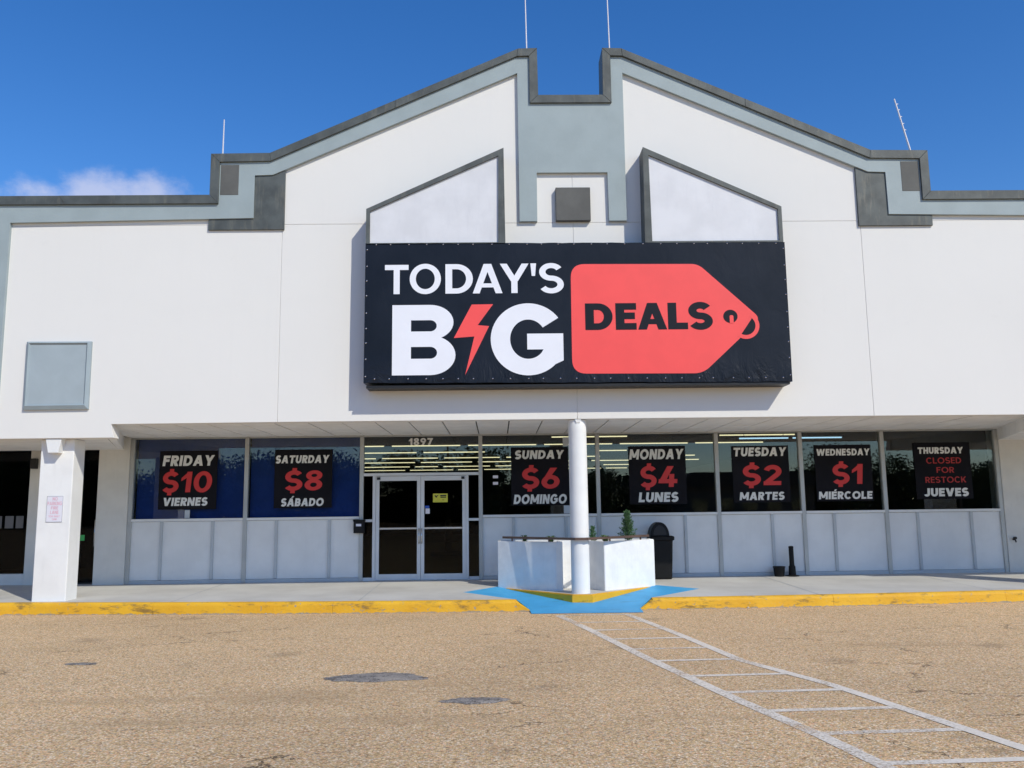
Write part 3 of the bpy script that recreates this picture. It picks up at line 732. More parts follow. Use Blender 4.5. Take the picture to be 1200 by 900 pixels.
# entrance bay: sidelights, transom, double door
XL, XR = -4.12, -2.125
TB = 2.385
box('transom_rail', MX[2]+.043, MX[3]-.043, YS-.055, YS+.065, TB-.01, TB+.05, 'door_metal', bld, .003)
box('transom_pane', MX[2]+.038, MX[3]-.038, YS-.004, YS+.004, TB+.045, ZT-.012, 'glass', bld)
for s, (a, b) in enumerate(((MX[2]+.043, XL-.03), (XR+.03, MX[3]-.043))):
    box('sidelight_rail', a, b, YS-.055, YS+.065, 1.40, 1.455, 'door_metal', bld, .003)
    box('sidelight_pane', a-.003, b+.003, YS-.004, YS+.004, 1.45, TB, 'door_glass', bld)
    box('sidelight_pane', a-.003, b+.003, YS-.004, YS+.004, .23, 1.405, 'door_glass', bld)
    box('sidelight_foot', a, b, YS-.05, YS+.05, ZB, .235, 'door_metal', bld, .003)
for x in (XL, XR): box('door_jamb', x-.028, x+.035 if x == XL else x+.028, YS-.07, YS+.07, ZB, TB-.012, 'door_metal', bld, .003)
mid = (XL+XR)/2
def door(xa, xb, hinge):
    d = empty('door', ((xa+xb)/2, YS, ZB)); d.parent = bld
    d['label'] = 'left glass door leaf with pull handle' if hinge < 0 else 'right glass door leaf with yellow sticker'
    def ch(o): o.parent = d; o.matrix_parent_inverse = Matrix.Translation(-Vector(d.location)); return o
    z0, z1 = ZB+.012, TB-.018; w = .075
    bm = bmesh.new()
    bx(bm, xa, xa+w, YS-.05, YS-.002, z0, z1, .004); bx(bm, xb-w, xb, YS-.05, YS-.002, z0, z1, .004)
    ch(from_bm('stile', bm, 'door_metal'))
    ch(box('top_rail', xa+w+.001, xb-w-.001, YS-.049, YS-.003, z1-.10, z1, 'door_metal', None, .004))
    ch(box('bottom_rail', xa+w+.001, xb-w-.001, YS-.049, YS-.003, z0, z0+.125, 'door_metal', None, .004))
    ch(box('push_rail', xa+w+.001, xb-w-.001, YS-.055, YS-.003, 1.235, 1.275, 'chrome', None, .004))
    ch(box('pane', xa+w-.004, xb-w+.004, YS-.030, YS-.022, z0+.12, z1-.095, 'door_glass'))
    hx = xb-w*.35 if hinge < 0 else xa+w*.35
    bm = bmesh.new()
    for zz in (.955, 1.235): tube(bm, (hx, YS-.051, zz), (hx, YS-.115, zz), .011)
    tube(bm, (hx, YS-.112, .935), (hx, YS-.112, 1.255), .013)
    ch(from_bm('handle', bm, 'chrome', None, True))
    ch(box('closer', xb-w-.02 if hinge > 0 else xa+w-.05, xb-w+.05 if hinge > 0 else xa+w+.02, YS-.075, YS-.051, z1-.075, z1-.02, 'black_metal'))
    if hinge > 0:
        st = ch(box('sticker', -2.86, -2.545, YS-.034, YS-.031, 1.80, 1.985, 'sticker_yellow'))
        k = letters('sticker_print', [[(-2.83, 1.945), (-2.80, 1.95), (-2.77, 1.90), (-2.80, 1.90)], [(-2.795, 1.93), (-2.76, 1.955), (-2.745, 1.94), (-2.785, 1.915)], [(-2.705, 1.925), (-2.575, 1.925), (-2.575, 1.955), (-2.705, 1.955)],
                     [(-2.70, 1.895), (-2.58, 1.895), (-2.58, 1.915), (-2.70, 1.915)], [(-2.66, 1.845), (-2.62, 1.845), (-2.62, 1.855), (-2.66, 1.855)]], YS-.036, 'black_metal', None)
        ch(k)
        ch(box('notice', -3.02, -2.93, YS-.034, YS-.031, 1.56, 1.67, 'plate_white')); ch(box('notice', -3.03, -2.94, YS-.034, YS-.031, 1.675, 1.73, 'blue_backing'))
    return d
door(XL+.038, mid-.003, -1); door(mid+.003, XR-.031, 1)
box('threshold', XL, XR, YS-.10, YS+.08, ZB-.005, ZB+.010, 'chrome', bld)
letters('house_number', word_polys('1897', -3.385, -2.865, 3.03, 3.185, .25, 0, .16), YS-.008, 'number_white', bld)
# wall above the storefront, closing the shop front to the roof
box('header', -17.7, 17.7, 3.20, 3.32, ZS+.065, 5.84, 'pier_beige', bld)
# piers and neighbouring shop fronts
box('pier', -10.0, -9.345, 3.02, 3.5, .05, ZS+.05, 'pier_beige', bld, .006)
box('pier', 9.475, 10.12, 3.02, 3.5, .05, ZS+.05, 'pier_beige', bld, .006)
box('pier', -11.55, -10.50, 3.22, 3.5, .05, 3.03, 'pier_beige', bld, .006)
box('pier', 11.6, 12.4, 3.22, 3.5, .05, 3.03, 'pier_beige', bld, .006)
for s in (-1, 1):
    a, b = sorted((s*11.56, s*17.6))
    if s > 0: a, b = 12.41, 17.6
    box('knee_wall', a, b, 3.25, 3.45, .05, .40, 'pier_beige', bld, .004)
    nw = 3
    for i in range(nw):
        u = a+(b-a)*i/nw; v = a+(b-a)*(i+1)/nw
        box('window_pane', u+.02, v-.02, 3.30, 3.308, .41, 3.0, 'door_glass', bld)
        if i: box('mullion', u-.03, u+.03, 3.26, 3.36, .41, 3.0, 'black_metal', bld)
for a, b in ((-12.30, -12.12), (-12.05, -11.87), (-11.82, -11.66)): box('window_decal', a, b, 3.292, 3.297, 1.36, 1.62, 'shelf_metal', bld)
# neighbouring door (dark, slim frame)
d = box('side_door_frame', -10.49, -10.44, 3.24, 3.36, .08, 3.0, 'black_metal', bld); box('side_door_frame', -10.05, -10.005, 3.24, 3.36, .08, 3.0, 'black_metal', bld)
box('side_door_pane', -10.44, -10.05, 3.29, 3.298, .14, 3.0, 'door_glass', bld); box('side_door_frame', -10.44, -10.05, 3.25, 3.34, .08, .20, 'black_metal', bld)
bm = bmesh.new(); tube(bm, (-10.09, 3.21, .95), (-10.09, 3.21, 1.52), .014)
for zz in (1.0, 1.47): tube(bm, (-10.09, 3.21, zz), (-10.03, 3.25, zz), .010)
from_bm('side_door_handle', bm, 'chrome', bld, True)
box('side_door_sticker', -10.435, -10.335, 3.283, 3.287, 1.08, 1.20, 'sticker_green', bld)
box('side_door_frame', 10.13, 10.20, 3.24, 3.36, .08, 3.0, 'letter_red' if False else 'black_metal', bld)
box('window_pane', 10.21, 11.59, 3.30, 3.308, .14, 3.0, 'glass', bld)
# interior shells
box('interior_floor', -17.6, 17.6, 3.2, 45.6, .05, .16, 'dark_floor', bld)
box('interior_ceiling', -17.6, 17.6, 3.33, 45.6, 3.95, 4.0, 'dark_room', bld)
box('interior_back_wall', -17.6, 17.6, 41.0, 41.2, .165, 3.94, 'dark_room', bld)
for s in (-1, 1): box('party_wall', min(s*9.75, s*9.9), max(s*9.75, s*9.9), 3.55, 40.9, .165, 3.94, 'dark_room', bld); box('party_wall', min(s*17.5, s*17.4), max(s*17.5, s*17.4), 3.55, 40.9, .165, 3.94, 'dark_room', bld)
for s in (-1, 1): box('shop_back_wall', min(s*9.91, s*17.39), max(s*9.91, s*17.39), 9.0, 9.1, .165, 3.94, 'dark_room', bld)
for a, b in ((-9.25, -6.91), (-6.81, -4.44)): box('blue_backing', a, b, YS+.14, YS+.16, 1.40, 3.27, 'blue_backing', bld)

# columns and pillars
bm = bmesh.new(); cx0, cy0 = .008, .19
lathe(bm, cx0, cy0, [(.172, .08), (.168, .12), (.166, 3.0), (.166, 3.20), (.160, 3.215), (.160, 3.238)], 40)
from_bm('column', bm, 'white_paint', bld, True)
def scupper(x, w, zt, zb, y0):
    bm = bmesh.new(); q = .62
    A = [(x-w/2, zt), (x+w/2, zt), (x+w*q/2, zb), (x-w*q/2, zb)]
    prism_xz(bm, A, y0, y0+.17, .006); from_bm('drip_block', bm, 'white_paint', bld)
scupper(cx0, .12, ZS-.001, 3.175, .012)
for s in (-1, 1):
    bm = bmesh.new(); bx(bm, -.30, .30, -.215, .215, 0, 3.0, .014, 2)
    o = from_bm('pillar', bm, 'white_paint', bld); o.location = (s*9.485, .415, .085); o.scale.z = .97
    scupper(s*9.485, .29, 2.993, 2.735, .028)
# little fittings on the walls
box('wall_lamp', -11.50, -11.38, 3.10, 3.22, 2.62, 2.84, 'black_metal', bld, .01)
bm = bmesh.new(); tube(bm, (9.60, 3.019, .86), (9.60, 2.95, .86), .018); tube(bm, (9.60, 2.955, .87), (9.62, 2.95, .80), .015); tube(bm, (9.585, 2.965, .89), (9.64, 2.965, .89), .028, None, 8)
from_bm('hose_tap', bm, 'black_metal', bld)

# ================================================================== BIG SIGN
sg = empty('store_sign', (0, -.2, 3.85)); tag(sg, "wide black vinyl sign reading TODAY'S BIG DEALS with red price tag", 'sign')
def sc_(o): o.parent = sg; o.matrix_parent_inverse = Matrix.Translation(-Vector(sg.location)); return o
YF = -.41
corner = {'tl': (-3.838, 6.462), 'tr': (3.855, 6.435), 'bl': (-3.846, 3.885), 'br': (3.850, 3.84)}
bm = bmesh.new(); NX, NZ = 60, 20; grid = []
for j in range(NZ+1):
    row = []
    for i in range(NX+1):
        u, v = i/NX, j/NZ
        l = lerp(corner['bl'], corner['tl'], v); r = lerp(corner['br'], corner['tr'], v); x, z = lerp(l, r, u)
        e = 0.0
        if j in (0, NZ): z += random.uniform(-.006, .006)*(1 if 0 < i < NX else 0)
        row.append(bm.verts.new((x, YF, z)))
    grid.append(row)
for j in range(NZ):
    for i in range(NX): bm.faces.new((grid[j][i], grid[j][i+1], grid[j+1][i+1], grid[j+1][i]))
loop = [grid[0][i] for i in range(NX+1)]+[grid[j][NX] for j in range(1, NZ+1)]+[grid[NZ][i] for i in range(NX-1, -1, -1)]+[grid[j][0] for j in range(NZ-1, 0, -1)]
bk = [bm.verts.new((v.co.x*.997, .0-.003, 3.86+(v.co.z-3.86)*.997)) for v in loop]
for i in range(len(loop)):
    q = (i+1) % len(loop); bm.faces.new((loop[i], bk[i], bk[q], loop[q]))
sc_(from_bm('banner', bm, 'vinyl'))
bm = bmesh.new(); bx(bm, -3.80, 3.81, YF+.02, -.004, 3.795, 3.838); sc_(from_bm('bottom_bar', bm, 'black_metal'))
# grommets and lacing studs
bm = bmesh.new()
def stud(x, z):
    n = 6; a = [bm.verts.new((x+.013*math.cos(2*math.pi*i/n), YF-.002, z+.013*math.sin(2*math.pi*i/n))) for i in range(n)]
    c = bm.verts.new((x, YF-.010, z))
    for i in range(n): bm.faces.new((a[i], a[(i+1) % n], c))
for i in range(25):
    u = (i+.5)/25+random.uniform(-.006, .006)
    x, z = lerp(corner['bl'], corner['br'], u); stud(x, z+.075)
    x, z = lerp(corner['tl'], corner['tr'], u); stud(x, z-.02)
for i in range(9):
    v = (i+.5)/9+random.uniform(-.01, .01)
    x, z = lerp(corner['bl'], corner['tl'], v); stud(x+.03, z); x, z = lerp(corner['br'], corner['tr'], v); stud(x-.03, z)
sc_(from_bm('grommets', bm, 'chrome'))
Y1, Y2 = YF-.004, YF-.008
def fit(polys, x0, x1, z0, z1):
    xs_ = [p[0] for q in polys for p in q]; zs_ = [p[1] for q in polys for p in q]
    a, b, c, d_ = min(xs_), max(xs_), min(zs_), max(zs_)
    return [[(x0+(p[0]-a)/(b-a)*(x1-x0), z0+(p[1]-c)/(d_-c)*(z1-z0)) for p in q] for q in polys]
P = []
for ch, x0, x1, z0, z1, w in (('T', -3.481, -3.052, 5.508, 6.053, .19), ('O', -3.031, -2.465, 5.504, 6.071, .185), ('D', -2.383, -1.885, 5.51, 6.060, .19), ('A', -1.888, -1.348, 5.51, 6.060, .175),
                           ('Y', -1.393, -.868, 5.511, 6.061, .175), ("'", -.835, -.73, 5.828, 6.064, .2), ('S', -.677, -.231, 5.500, 6.068, .175)):
    P += fit(glyph(ch, w)[0], x0, x1, z0, z1)
sc_(letters('small_lettering', P, Y1, 'letter_white', None))
# B with small counters
def B_big(x0, x1, z0, z1):
    W, H = x1-x0, z1-z0; w = .345; out = []
    zc = lambda f: z0+H*f
    # stem, three bars, two bowls (counters are thin slots)
    c1 = (zc(.232), zc(.400)); c2 = (zc(.620), zc(.780)); xs0 = x0+w*.98
    out += g_rect(x0, z0, xs0, z1)
    for a, b in ((z0, c1[0]), (c1[1], c2[0]), (c2[1], z1)): out += g_rect(x0, a, x0+W*.60, b)
    def bowl(za, zb, ca, cb, xr):
        R = (zb-za)/2; cz = (za+zb)/2; r = (cb-ca)/2; cc = (ca+cb)/2; xi = x0+W*.60; n = 20; o = []
        for i in range(n):
            t0, t1 = rad(-90+180*i/n), rad(-90+180*(i+1)/n)
            Po = lambda t: (xi+(xr-xi)*math.cos(t), cz+R*math.sin(t)); Pi = lambda t: (xi+r*1.15*math.cos(t), cc+r*math.sin(t))
            o.append([Po(t0), Po(t1), Pi(t1), Pi(t0)])
        return o
    out += bowl(z0, zc(.56), c1[0], c1[1], x1)+bowl(zc(.50), z1, c2[0], c2[1], x1-W*.03)
    return out
def G_big(x0, x1, z0, z1):
    rx, rz = (x1-x0)/2*1.035, (z1-z0)/2; cx, cz = x0+rx, (z0+z1)/2; w = .35; out = []
    n = 50
    a0, a1 = 36, 318
    for i in range(n):
        t0, t1 = rad(a0+(a1-a0)*i/n), rad(a0+(a1-a0)*(i+1)/n)
        Q = lambda t, k: (cx+(rx-w*k)*math.cos(t), cz+(rz-.30*k)*math.sin(t))
        out.append([Q(t0, 0), Q(t1, 0), Q(t1, 1), Q(t0, 1)])
    xr = x1
    out += g_rect(cx-.02, cz-.19, xr, cz+.10)
    t_ = rad(316); out += [[(cx+.285, cz-.17), (xr, cz-.17), (xr, cz-.395), (cx+rx*math.cos(t_), cz+rz*math.sin(t_)), (cx+(rx-w)*math.cos(t_), cz+(rz-.30)*math.sin(t_))]]
    return out
sc_(letters('big_lettering', B_big(-3.341, -2.205, 4.018, 5.303)+G_big(-1.57, -.262, 3.997, 5.318), Y1, 'letter_white', None))
bolt = [(-1.908, 5.303), (-1.522, 5.307), (-1.802, 4.923), (-1.597, 4.903), (-2.032, 4.016), (-1.864, 4.715), (-2.233, 4.689)]
sc_(letters('lightning_bolt', [bolt], Y1, 'letter_red', None))
def rounded(pts, radii, n=8):
    out = []; N = len(pts)
    for i, (p, r) in enumerate(zip(pts, radii)):
        p = Vector(p); a = (Vector(pts[i-1])-p).normalized(); b = (Vector(pts[(i+1) % N])-p).normalized()
        A, B = p+a*r, p+b*r
        for k in range(n+1):
            t = k/n; q = A.lerp(p, t).lerp(p.lerp(B, t), t); out.append((q.x, q.y))
    return out
tagp = rounded([(-.10, 6.045), (2.235, 6.03), (3.335, 5.0), (2.245, 4.004), (-.112, 4.020)], [.26, .13, .14, .17, .26])
sc_(letters('price_tag', [tagp], Y1, 'letter_red', None))
ring = g_arc(3.055, 4.875, .25, .25, -128, 62, .075, .075, 26)
sc_(letters('string_loop', ring, Y1-.002, 'letter_red', None))
bite = arcpts(3.055, 4.875, .178, .178, -118, 50, 18)
sc_(letters('string_gap', [bite+[(3.17, 5.00), (3.05, 4.83)]], Y2+.001, 'letter_dark', None))
hole = arcpts(2.785, 5.045, .13, .122, 0, 360, 28)[:-1]
sc_(letters('tag_hole', [hole], Y2, 'letter_dark', None))
sc_(letters('string_end', [rounded([(2.768, 4.92), (2.838, 4.92), (2.838, 5.065), (2.768, 5.065)], [.005, .005, .03, .03])], Y2-.003, 'letter_red', None))
P = []
for ch, x0, x1, w in (('D', .144, .641, .27), ('E', .696, 1.073, .27), ('A', 1.10, 1.625, .25), ('L', 1.646, 2.006, .27), ('S', 2.021, 2.461, .25)):
    z0, z1 = (4.801, 5.318) if ch == 'S' else (4.814, 5.306)
    P += fit(glyph(ch, w)[0], x0, x1, z0, z1)
sc_(letters('tag_lettering', P, Y2, 'letter_dark', None))

# blank cabinet sign on the left
cb = empty('blank_sign_cabinet', (-9.45, 0, 3.5)); tag(cb, 'blank grey-blue square sign cabinet on the left white wall', 'sign cabinet')
def ck_(o): o.parent = cb; o.matrix_parent_inverse = Matrix.Translation(-Vector(cb.location)); return o
bm = bmesh.new(); o_ = [(-10.035, 3.51), (-8.865, 3.515), (-8.868, 4.76), (-10.04, 4.765)]; i_ = [(x*1+(.045 if k in (0, 3) else -.06), z+(.07 if k < 2 else -.03)) for k, (x, z) in enumerate(o_)]
i2 = [(x+(.03 if k in (0, 3) else -.03), z+(.03 if k < 2 else -.03)) for k, (x, z) in enumerate(i_)]
rings = [[bm.verts.new((x, y, z)) for x, z in q] for q, y in ((o_, -.002), (o_, -.045), (i_, -.075), (i2, -.045))]
for a, b in zip(rings, rings[1:]):
    for j in range(4): bm.faces.new((a[j], a[(j+1) % 4], b[(j+1) % 4], b[j]))
ck_(from_bm('frame', bm, 'sign_frame_grey')); ck_(pxz('face', i2, -.046, -.004, 'sign_face_grey'))

# roof rods
def rod(x0, z0, x1, z1, r, label, y=.2):
    bm = bmesh.new(); n = 8
    for i in range(n):
        a, b = i/n, (i+1)/n; tube(bm, (x0+(x1-x0)*a, y, z0+(z1-z0)*a), (x0+(x1-x0)*b, y, z0+(z1-z0)*b), r*(1-.35*a), r*(1-.35*b), 7, i in (0, n-1))
    lathe(bm, x0, y, [(.045, z0-.0), (.045, z0+.015), (.02, z0+.03), (.016, z0+.06)], 10)
    o = from_bm('roof_rod', bm, 'rod_white'); tag(o, label, 'roof rod', 'thin rods standing on the parapet'); return o
rod(-6.69, 8.333, -6.685, 9.15, .016, 'short thin pale rod on the left parapet step')
rod(-.815, 10.438, -.84, 12.6, .014, 'tall thin pale rod left of the central notch')
rod(.82, 10.438, .79, 12.6, .014, 'tall thin pale rod right of the central notch')
o = rod(6.66, 8.333, 6.40, 9.52, .020, 'leaning pale whip antenna on the right parapet step')
bm = bmesh.new()
for k in (.45, .56, .68, .80, .90): tube(bm, (6.66-.26*k, .2, 8.333+1.19*k), (6.70-.26*k, .2, 8.345+1.19*k), .010, None, 6)
from_bm('spur', bm, 'rod_white', o)

# posters -----------------------------------------------------------
def poster(cx, label, rows, w=1.24, z0=1.715, z1=2.965, tilt=0.0):
    e = empty('day_poster', (cx, YS-.02, z0)); tag(e, label, 'poster', 'day price posters on the windows')
    yy = -.006
    bm = bmesh.new(); N = 8
    g_ = [[bm.verts.new((-w/2+w*i/N, -.004+.002*math.sin(i*1.3+j), (z1-z0)*j/N)) for i in range(N+1)] for j in range(N+1)]
    for j in range(N):
        for i in range(N): bm.faces.new((g_[j][i], g_[j][i+1], g_[j+1][i+1], g_[j+1][i]))
    o = from_bm('sheet', bm, 'poster_black', e); sol = o.modifiers.new('thick', 'SOLIDIFY'); sol.thickness = .004; sol.offset = -1
    H = z1-z0
    for nm, txt, xa, xb, fa, fb, mat, wt, sl, gp in rows:
        letters(nm, word_polys(txt, -w/2+w*xa, -w/2+w*xb, H*(1-fb), H*(1-fa), wt, sl, gp), -.011, mat, e)
    e.rotation_euler.y = tilt
    return e
def std(day, price, dia, dx=(.05, .95), px=(.1, .9), sx=(.1, .9), ft=(.08, .26), fp=(.36, .71), fd=(.80, .94), sl=.13):
    return [('day_lettering', day, dx[0], dx[1], ft[0], ft[1], 'poster_white', .265, sl, .11), ('price_lettering', price, px[0], px[1], fp[0], fp[1], 'poster_red', .215, .08, .10),
            ('spanish_lettering', dia, sx[0], sx[1], fd[0], fd[1], 'poster_white', .265, sl, .10)]
poster(-8.105, 'black poster reading FRIDAY $10 VIERNES on the leftmost blue window', std('FRIDAY', '$10', 'VIERNES', (.05, .95), (.05, .93), (.08, .86)))
poster(-5.645, 'black poster reading SATURDAY $8 SÁBADO on a blue window', std('SATURDAY', '$8', 'SÁBADO', (.01, .95), (.17, .85), (.12, .87), (.10, .235), (.365, .70), (.835, .97)))
poster(-.555, 'black poster reading SUNDAY $6 DOMINGO beside the white column', std('SUNDAY', '$6', 'DOMINGO', (.06, .93), (.17, .86), (.035, .97), (.055, .205), (.36, .715), (.815, .975)), z0=1.71, z1=2.96)
poster(1.995, 'black poster reading MONDAY $4 LUNES right of the white column', std('MONDAY', '$4', 'LUNES', (.01, .97), (.18, .86), (.15, .86), (.055, .23), (.35, .71), (.80, .965)), z0=1.705, z1=2.955)
poster(4.245, 'black poster reading TUESDAY $2 MARTES', std('TUESDAY', '$2', 'MARTES', (.02, .97), (.16, .87), (.10, .90), (.03, .185), (.345, .70), (.82, .96)), z0=1.715, z1=2.935)
poster(6.055, 'black poster reading WEDNESDAY $1 MIÉRCOLE', std('WEDNESDAY', '$1', 'MIÉRCOLE', (.03, .98), (.28, .84), (.03, .98), (.07, .19), (.345, .70), (.83, .965), .08), z0=1.72, z1=2.935)
poster(8.235, 'black poster reading THURSDAY CLOSED FOR RESTOCK JUEVES on the rightmost window',
       [('day_lettering', 'THURSDAY', .07, .88, .085, .20, 'poster_white', .28, .05, .09), ('notice_lettering', 'CLOSED', .21, .83, .27, .375, 'poster_dim_red', .17, 0, .12), ('notice_lettering', 'FOR', .38, .69, .44, .54, 'poster_dim_red', .17, 0, .12),
        ('notice_lettering', 'RESTOCK', .17, .89, .61, .715, 'poster_dim_red', .17, 0, .12), ('spanish_lettering', 'JUEVES', .13, .92, .81, .955, 'poster_white', .28, .05, .09)], z0=1.74, z1=2.965)
# paper strips taped inside the glass
for x, z0, z1, w, lab in ((-8.10, 1.53, 1.70, .11, 'small pale paper strip taped below the Friday poster'), (.02, 1.53, 1.70, .14, 'small pale paper strip taped below the Sunday poster'), (.015, 2.975, 3.17, .12, 'small pale paper strip above the Sunday poster')):
    o = box('paper_strip', x-w/2, x+w/2, YS-.009, YS-.0055, z0, z1, 'paper'); tag(o, lab, 'paper')
for z in (2.33, 2.19):
    o = box('paper_notice', -1.57, -1.46, YS-.009, YS-.0055, z-.03, z+.03, 'plate_white'); tag(o, ('upper' if z > 2.25 else 'lower')+' tiny white notice on the glass right of the door', 'notice')

# no parking plate on left pillar
e = empty('no_parking_sign', (-9.47, .198, 1.50)); tag(e, 'small faded NO PARKING FIRE LANE sign on the left white pillar', 'sign')
box('plate', -.145, .145, -.006, 0, 0, .465, 'plate_white', e)
bm = bmesh.new()
for x0, x1, z0, z1 in ((-.145, .145, .459, .465), (-.145, .145, 0, .006), (-.145, -.140, .006, .459), (.140, .145, .006, .459)): bx(bm, x0, x1, -.009, -.0055, z0, z1)
from_bm('border', bm, 'base_grey', e)
for txt, hw_, z0, z1 in (('NO', .045, .385, .445), ('PARKING', .13, .300, .365), ('FIRE', .065, .225, .28), ('LANE', .075, .145, .205), ('TOW AWAY', .10, .085, .12), ('ZONE', .05, .035, .065)):
    letters('lettering', word_polys(txt, -hw_, hw_, z0, z1, .18, 0, .12), -.008, 'faded_red', e)

# ================================================================== PLANTER
pl = empty('corner_planter', (0, 1.3, .1)); tag(pl, 'white chevron planter around the round column with brown rail', 'planter')
def pc(o): o.parent = pl; o.matrix_parent_inverse = Matrix.Translation(-Vector(pl.location)); return o
pad = [(-1.53, 1.585), (-.17, -.045), (.185, -.085), (1.63, 1.475), (1.63, 2.0), (-1.53, 2.0)]
pc(pxy('kerb_base', pad, -.10, .118, 'kerb', None, .012))
top_pad = [(-1.46, 1.60), (-.14, .01), (.16, -.025), (1.56, 1.49), (1.56, 1.98), (-1.46, 1.98)]
pc(pxy('base_top', top_pad, .10, .122, 'concrete'))
wl_o = [(-1.48, 1.55), (-.41, .60), (-.27, .70), (-.27, 1.2), (.235, 1.2), (.485, .53), (1.575, 1.44), (1.575, 1.95), (-1.48, 1.95)]
def inset(pts, d):
    out = []; n = len(pts)
    for i in range(n):
        p0, p1, p2 = Vector(pts[i-1]), Vector(pts[i]), Vector(pts[(i+1) % n])
        e1, e2 = (p1-p0).normalized(), (p2-p1).normalized(); n1, n2 = Vector((-e1.y, e1.x)), Vector((-e2.y, e2.x))
        b = (n1+n2); b = b/ (b.length_squared/2) if b.length > 1e-6 else n1
        q = p1+b*d*1.0; out.append((q.x, q.y))
    return out
wi = inset(wl_o, .07)
bm = bmesh.new(); n = len(wl_o)
lo_o = [bm.verts.new((x, y, .119)) for x, y in wl_o]; hi_o = [bm.verts.new((x, y, 1.015)) for x, y in wl_o]
hi_i = [bm.verts.new((x, y, 1.015)) for x, y in wi]; lo_i = [bm.verts.new((x, y, .9)) for x, y in wi]
eds = []
for i in range(n):
    q = (i+1) % n
    bm.faces.new((lo_o[i], lo_o[q], hi_o[q], hi_o[i])); bm.faces.new((hi_o[i], hi_o[q], hi_i[q], hi_i[i])); bm.faces.new((hi_i[i], hi_i[q], lo_i[q], lo_i[i]))
bm.edges.ensure_lookup_table()
es = [e_ for e_ in bm.edges if (e_.verts[0] in hi_o and e_.verts[1] in hi_o)] + [bm.edges.get((lo_o[i], hi_o[i])) for i in range(n)]
bmesh.ops.bevel(bm, geom=es, offset=.010, segments=2, affect='EDGES')
pc(from_bm('wall', bm, 'planter_white'))
pc(pxy('soil', inset(wl_o, .072), .90, .965, 'soil'))
bm = bmesh.new(); RZ = 1.085
rail_pts = [(-1.36, 1.51), (-.08, .0), (.12, -.02), (1.44, 1.36)]
for a, b in zip(rail_pts, rail_pts[1:]):
    d_ = (Vector(b)-Vector(a)).normalized(); n_ = Vector((-d_.y, d_.x))*.028
    q = [(a[0]+n_.x-d_.x*.01, a[1]+n_.y-d_.y*.01), (a[0]-n_.x-d_.x*.01, a[1]-n_.y-d_.y*.01), (b[0]-n_.x+d_.x*.01, b[1]-n_.y+d_.y*.01), (b[0]+n_.x+d_.x*.01, b[1]+n_.y+d_.y*.01)]
    prism_xy(bm, q, RZ-.02 + (.001 if a[0] > -.5 else 0)+(.001 if a[0] > 0 else 0), RZ+.022+ (.001 if a[0] > -.5 else 0)+(.001 if a[0] > 0 else 0))
rl = pc(from_bm('rail', bm, 'brown_rail'))
for (x, y) in ((-1.20, 1.36), (-.52, .68+.08), (.62, .55+.16), (1.28, 1.24)):
    pc(box('rail_post', x-.014, x+.014, y-.014, y+.014, .96, RZ-.018, 'brown_rail'))
# plants
def conifer(name, x, y, z, h, r, n, label):
    e = empty(name, (x, y, z)); tag(e, label, 'shrub')
    bm = bmesh.new(); tube(bm, (0, 0, -.03), (0, 0, h*.9), .012, .003, 6); from_bm('stem', bm, 'bark', e)
    bm = bmesh.new()
    for k in range(max(14, n//60)):
        t = (k+random.random())/max(14, n//60); zb_ = h*(.04+.93*t); a = k*2.4+random.uniform(-.5, .5)
        Lb = (r*(1-t)**.8)*random.uniform(.55, 1.2)+.02; dirv = Vector((math.cos(a), math.sin(a), .55+.7*t)).normalized()
        for q in range(60):
            f = random.random()**.7; c = Vector((0, 0, zb_))+dirv*Lb*f+Vector((random.gauss(0, 1), random.gauss(0, 1), random.gauss(0, 1)))*.014*(1.2-f*.6)
            out = (dirv*.7+Vector((random.gauss(0, .6), random.gauss(0, .6), random.gauss(.25, .5)))).normalized(); sd = out.orthogonal().normalized()*random.uniform(.004, .008); L = random.uniform(.02, .045)
            sd.rotate(Matrix.Rotation(random.uniform(0, 3.1), 3, out))
            bm.faces.new([bm.verts.new(c-sd), bm.verts.new(c+sd), bm.verts.new(c+out*L)])
    from_bm('crown', bm, 'conifer_leaf', e)
conifer('dwarf_conifer', 1.03, 1.22, .965, .60, .20, 4200, 'small conical green conifer in the right half of the planter')
conifer('dwarf_conifer', .37, 1.32, .965, .31, .085, 900, 'tiny conifer sprig just right of the white column')
def herb(x, y, z, h, r, n, label):
    e = empty('low_plant', (x, y, z)); tag(e, label, 'plant'); bm = bmesh.new()
    for i in range(n):
        a = random.uniform(0, 6.28); L = random.uniform(.5, 1)*r; k = random.uniform(.2, 1)
        p0 = Vector((0, 0, 0)); p1 = Vector((L*.5*math.cos(a), L*.5*math.sin(a), h*k)); p2 = Vector((L*math.cos(a), L*math.sin(a), h*k*.85))
        s_ = Vector((-math.sin(a), math.cos(a), 0))*.02
        v = [bm.verts.new(q) for q in (p0, p1-s_, p2, p1+s_)]; bm.faces.new(v)
    from_bm('leaves', bm, 'herb_leaf', e)
herb(-.95, 1.45, .965, .17, .14, 34, 'low leafy plant in the left half of the planter')
herb(-.45, 1.25, .965, .15, .14, 30, 'small leafy plant left of the white column')
herb(.58, 1.15, .965, .16, .18, 44, 'low spreading plant between column and larger conifer')

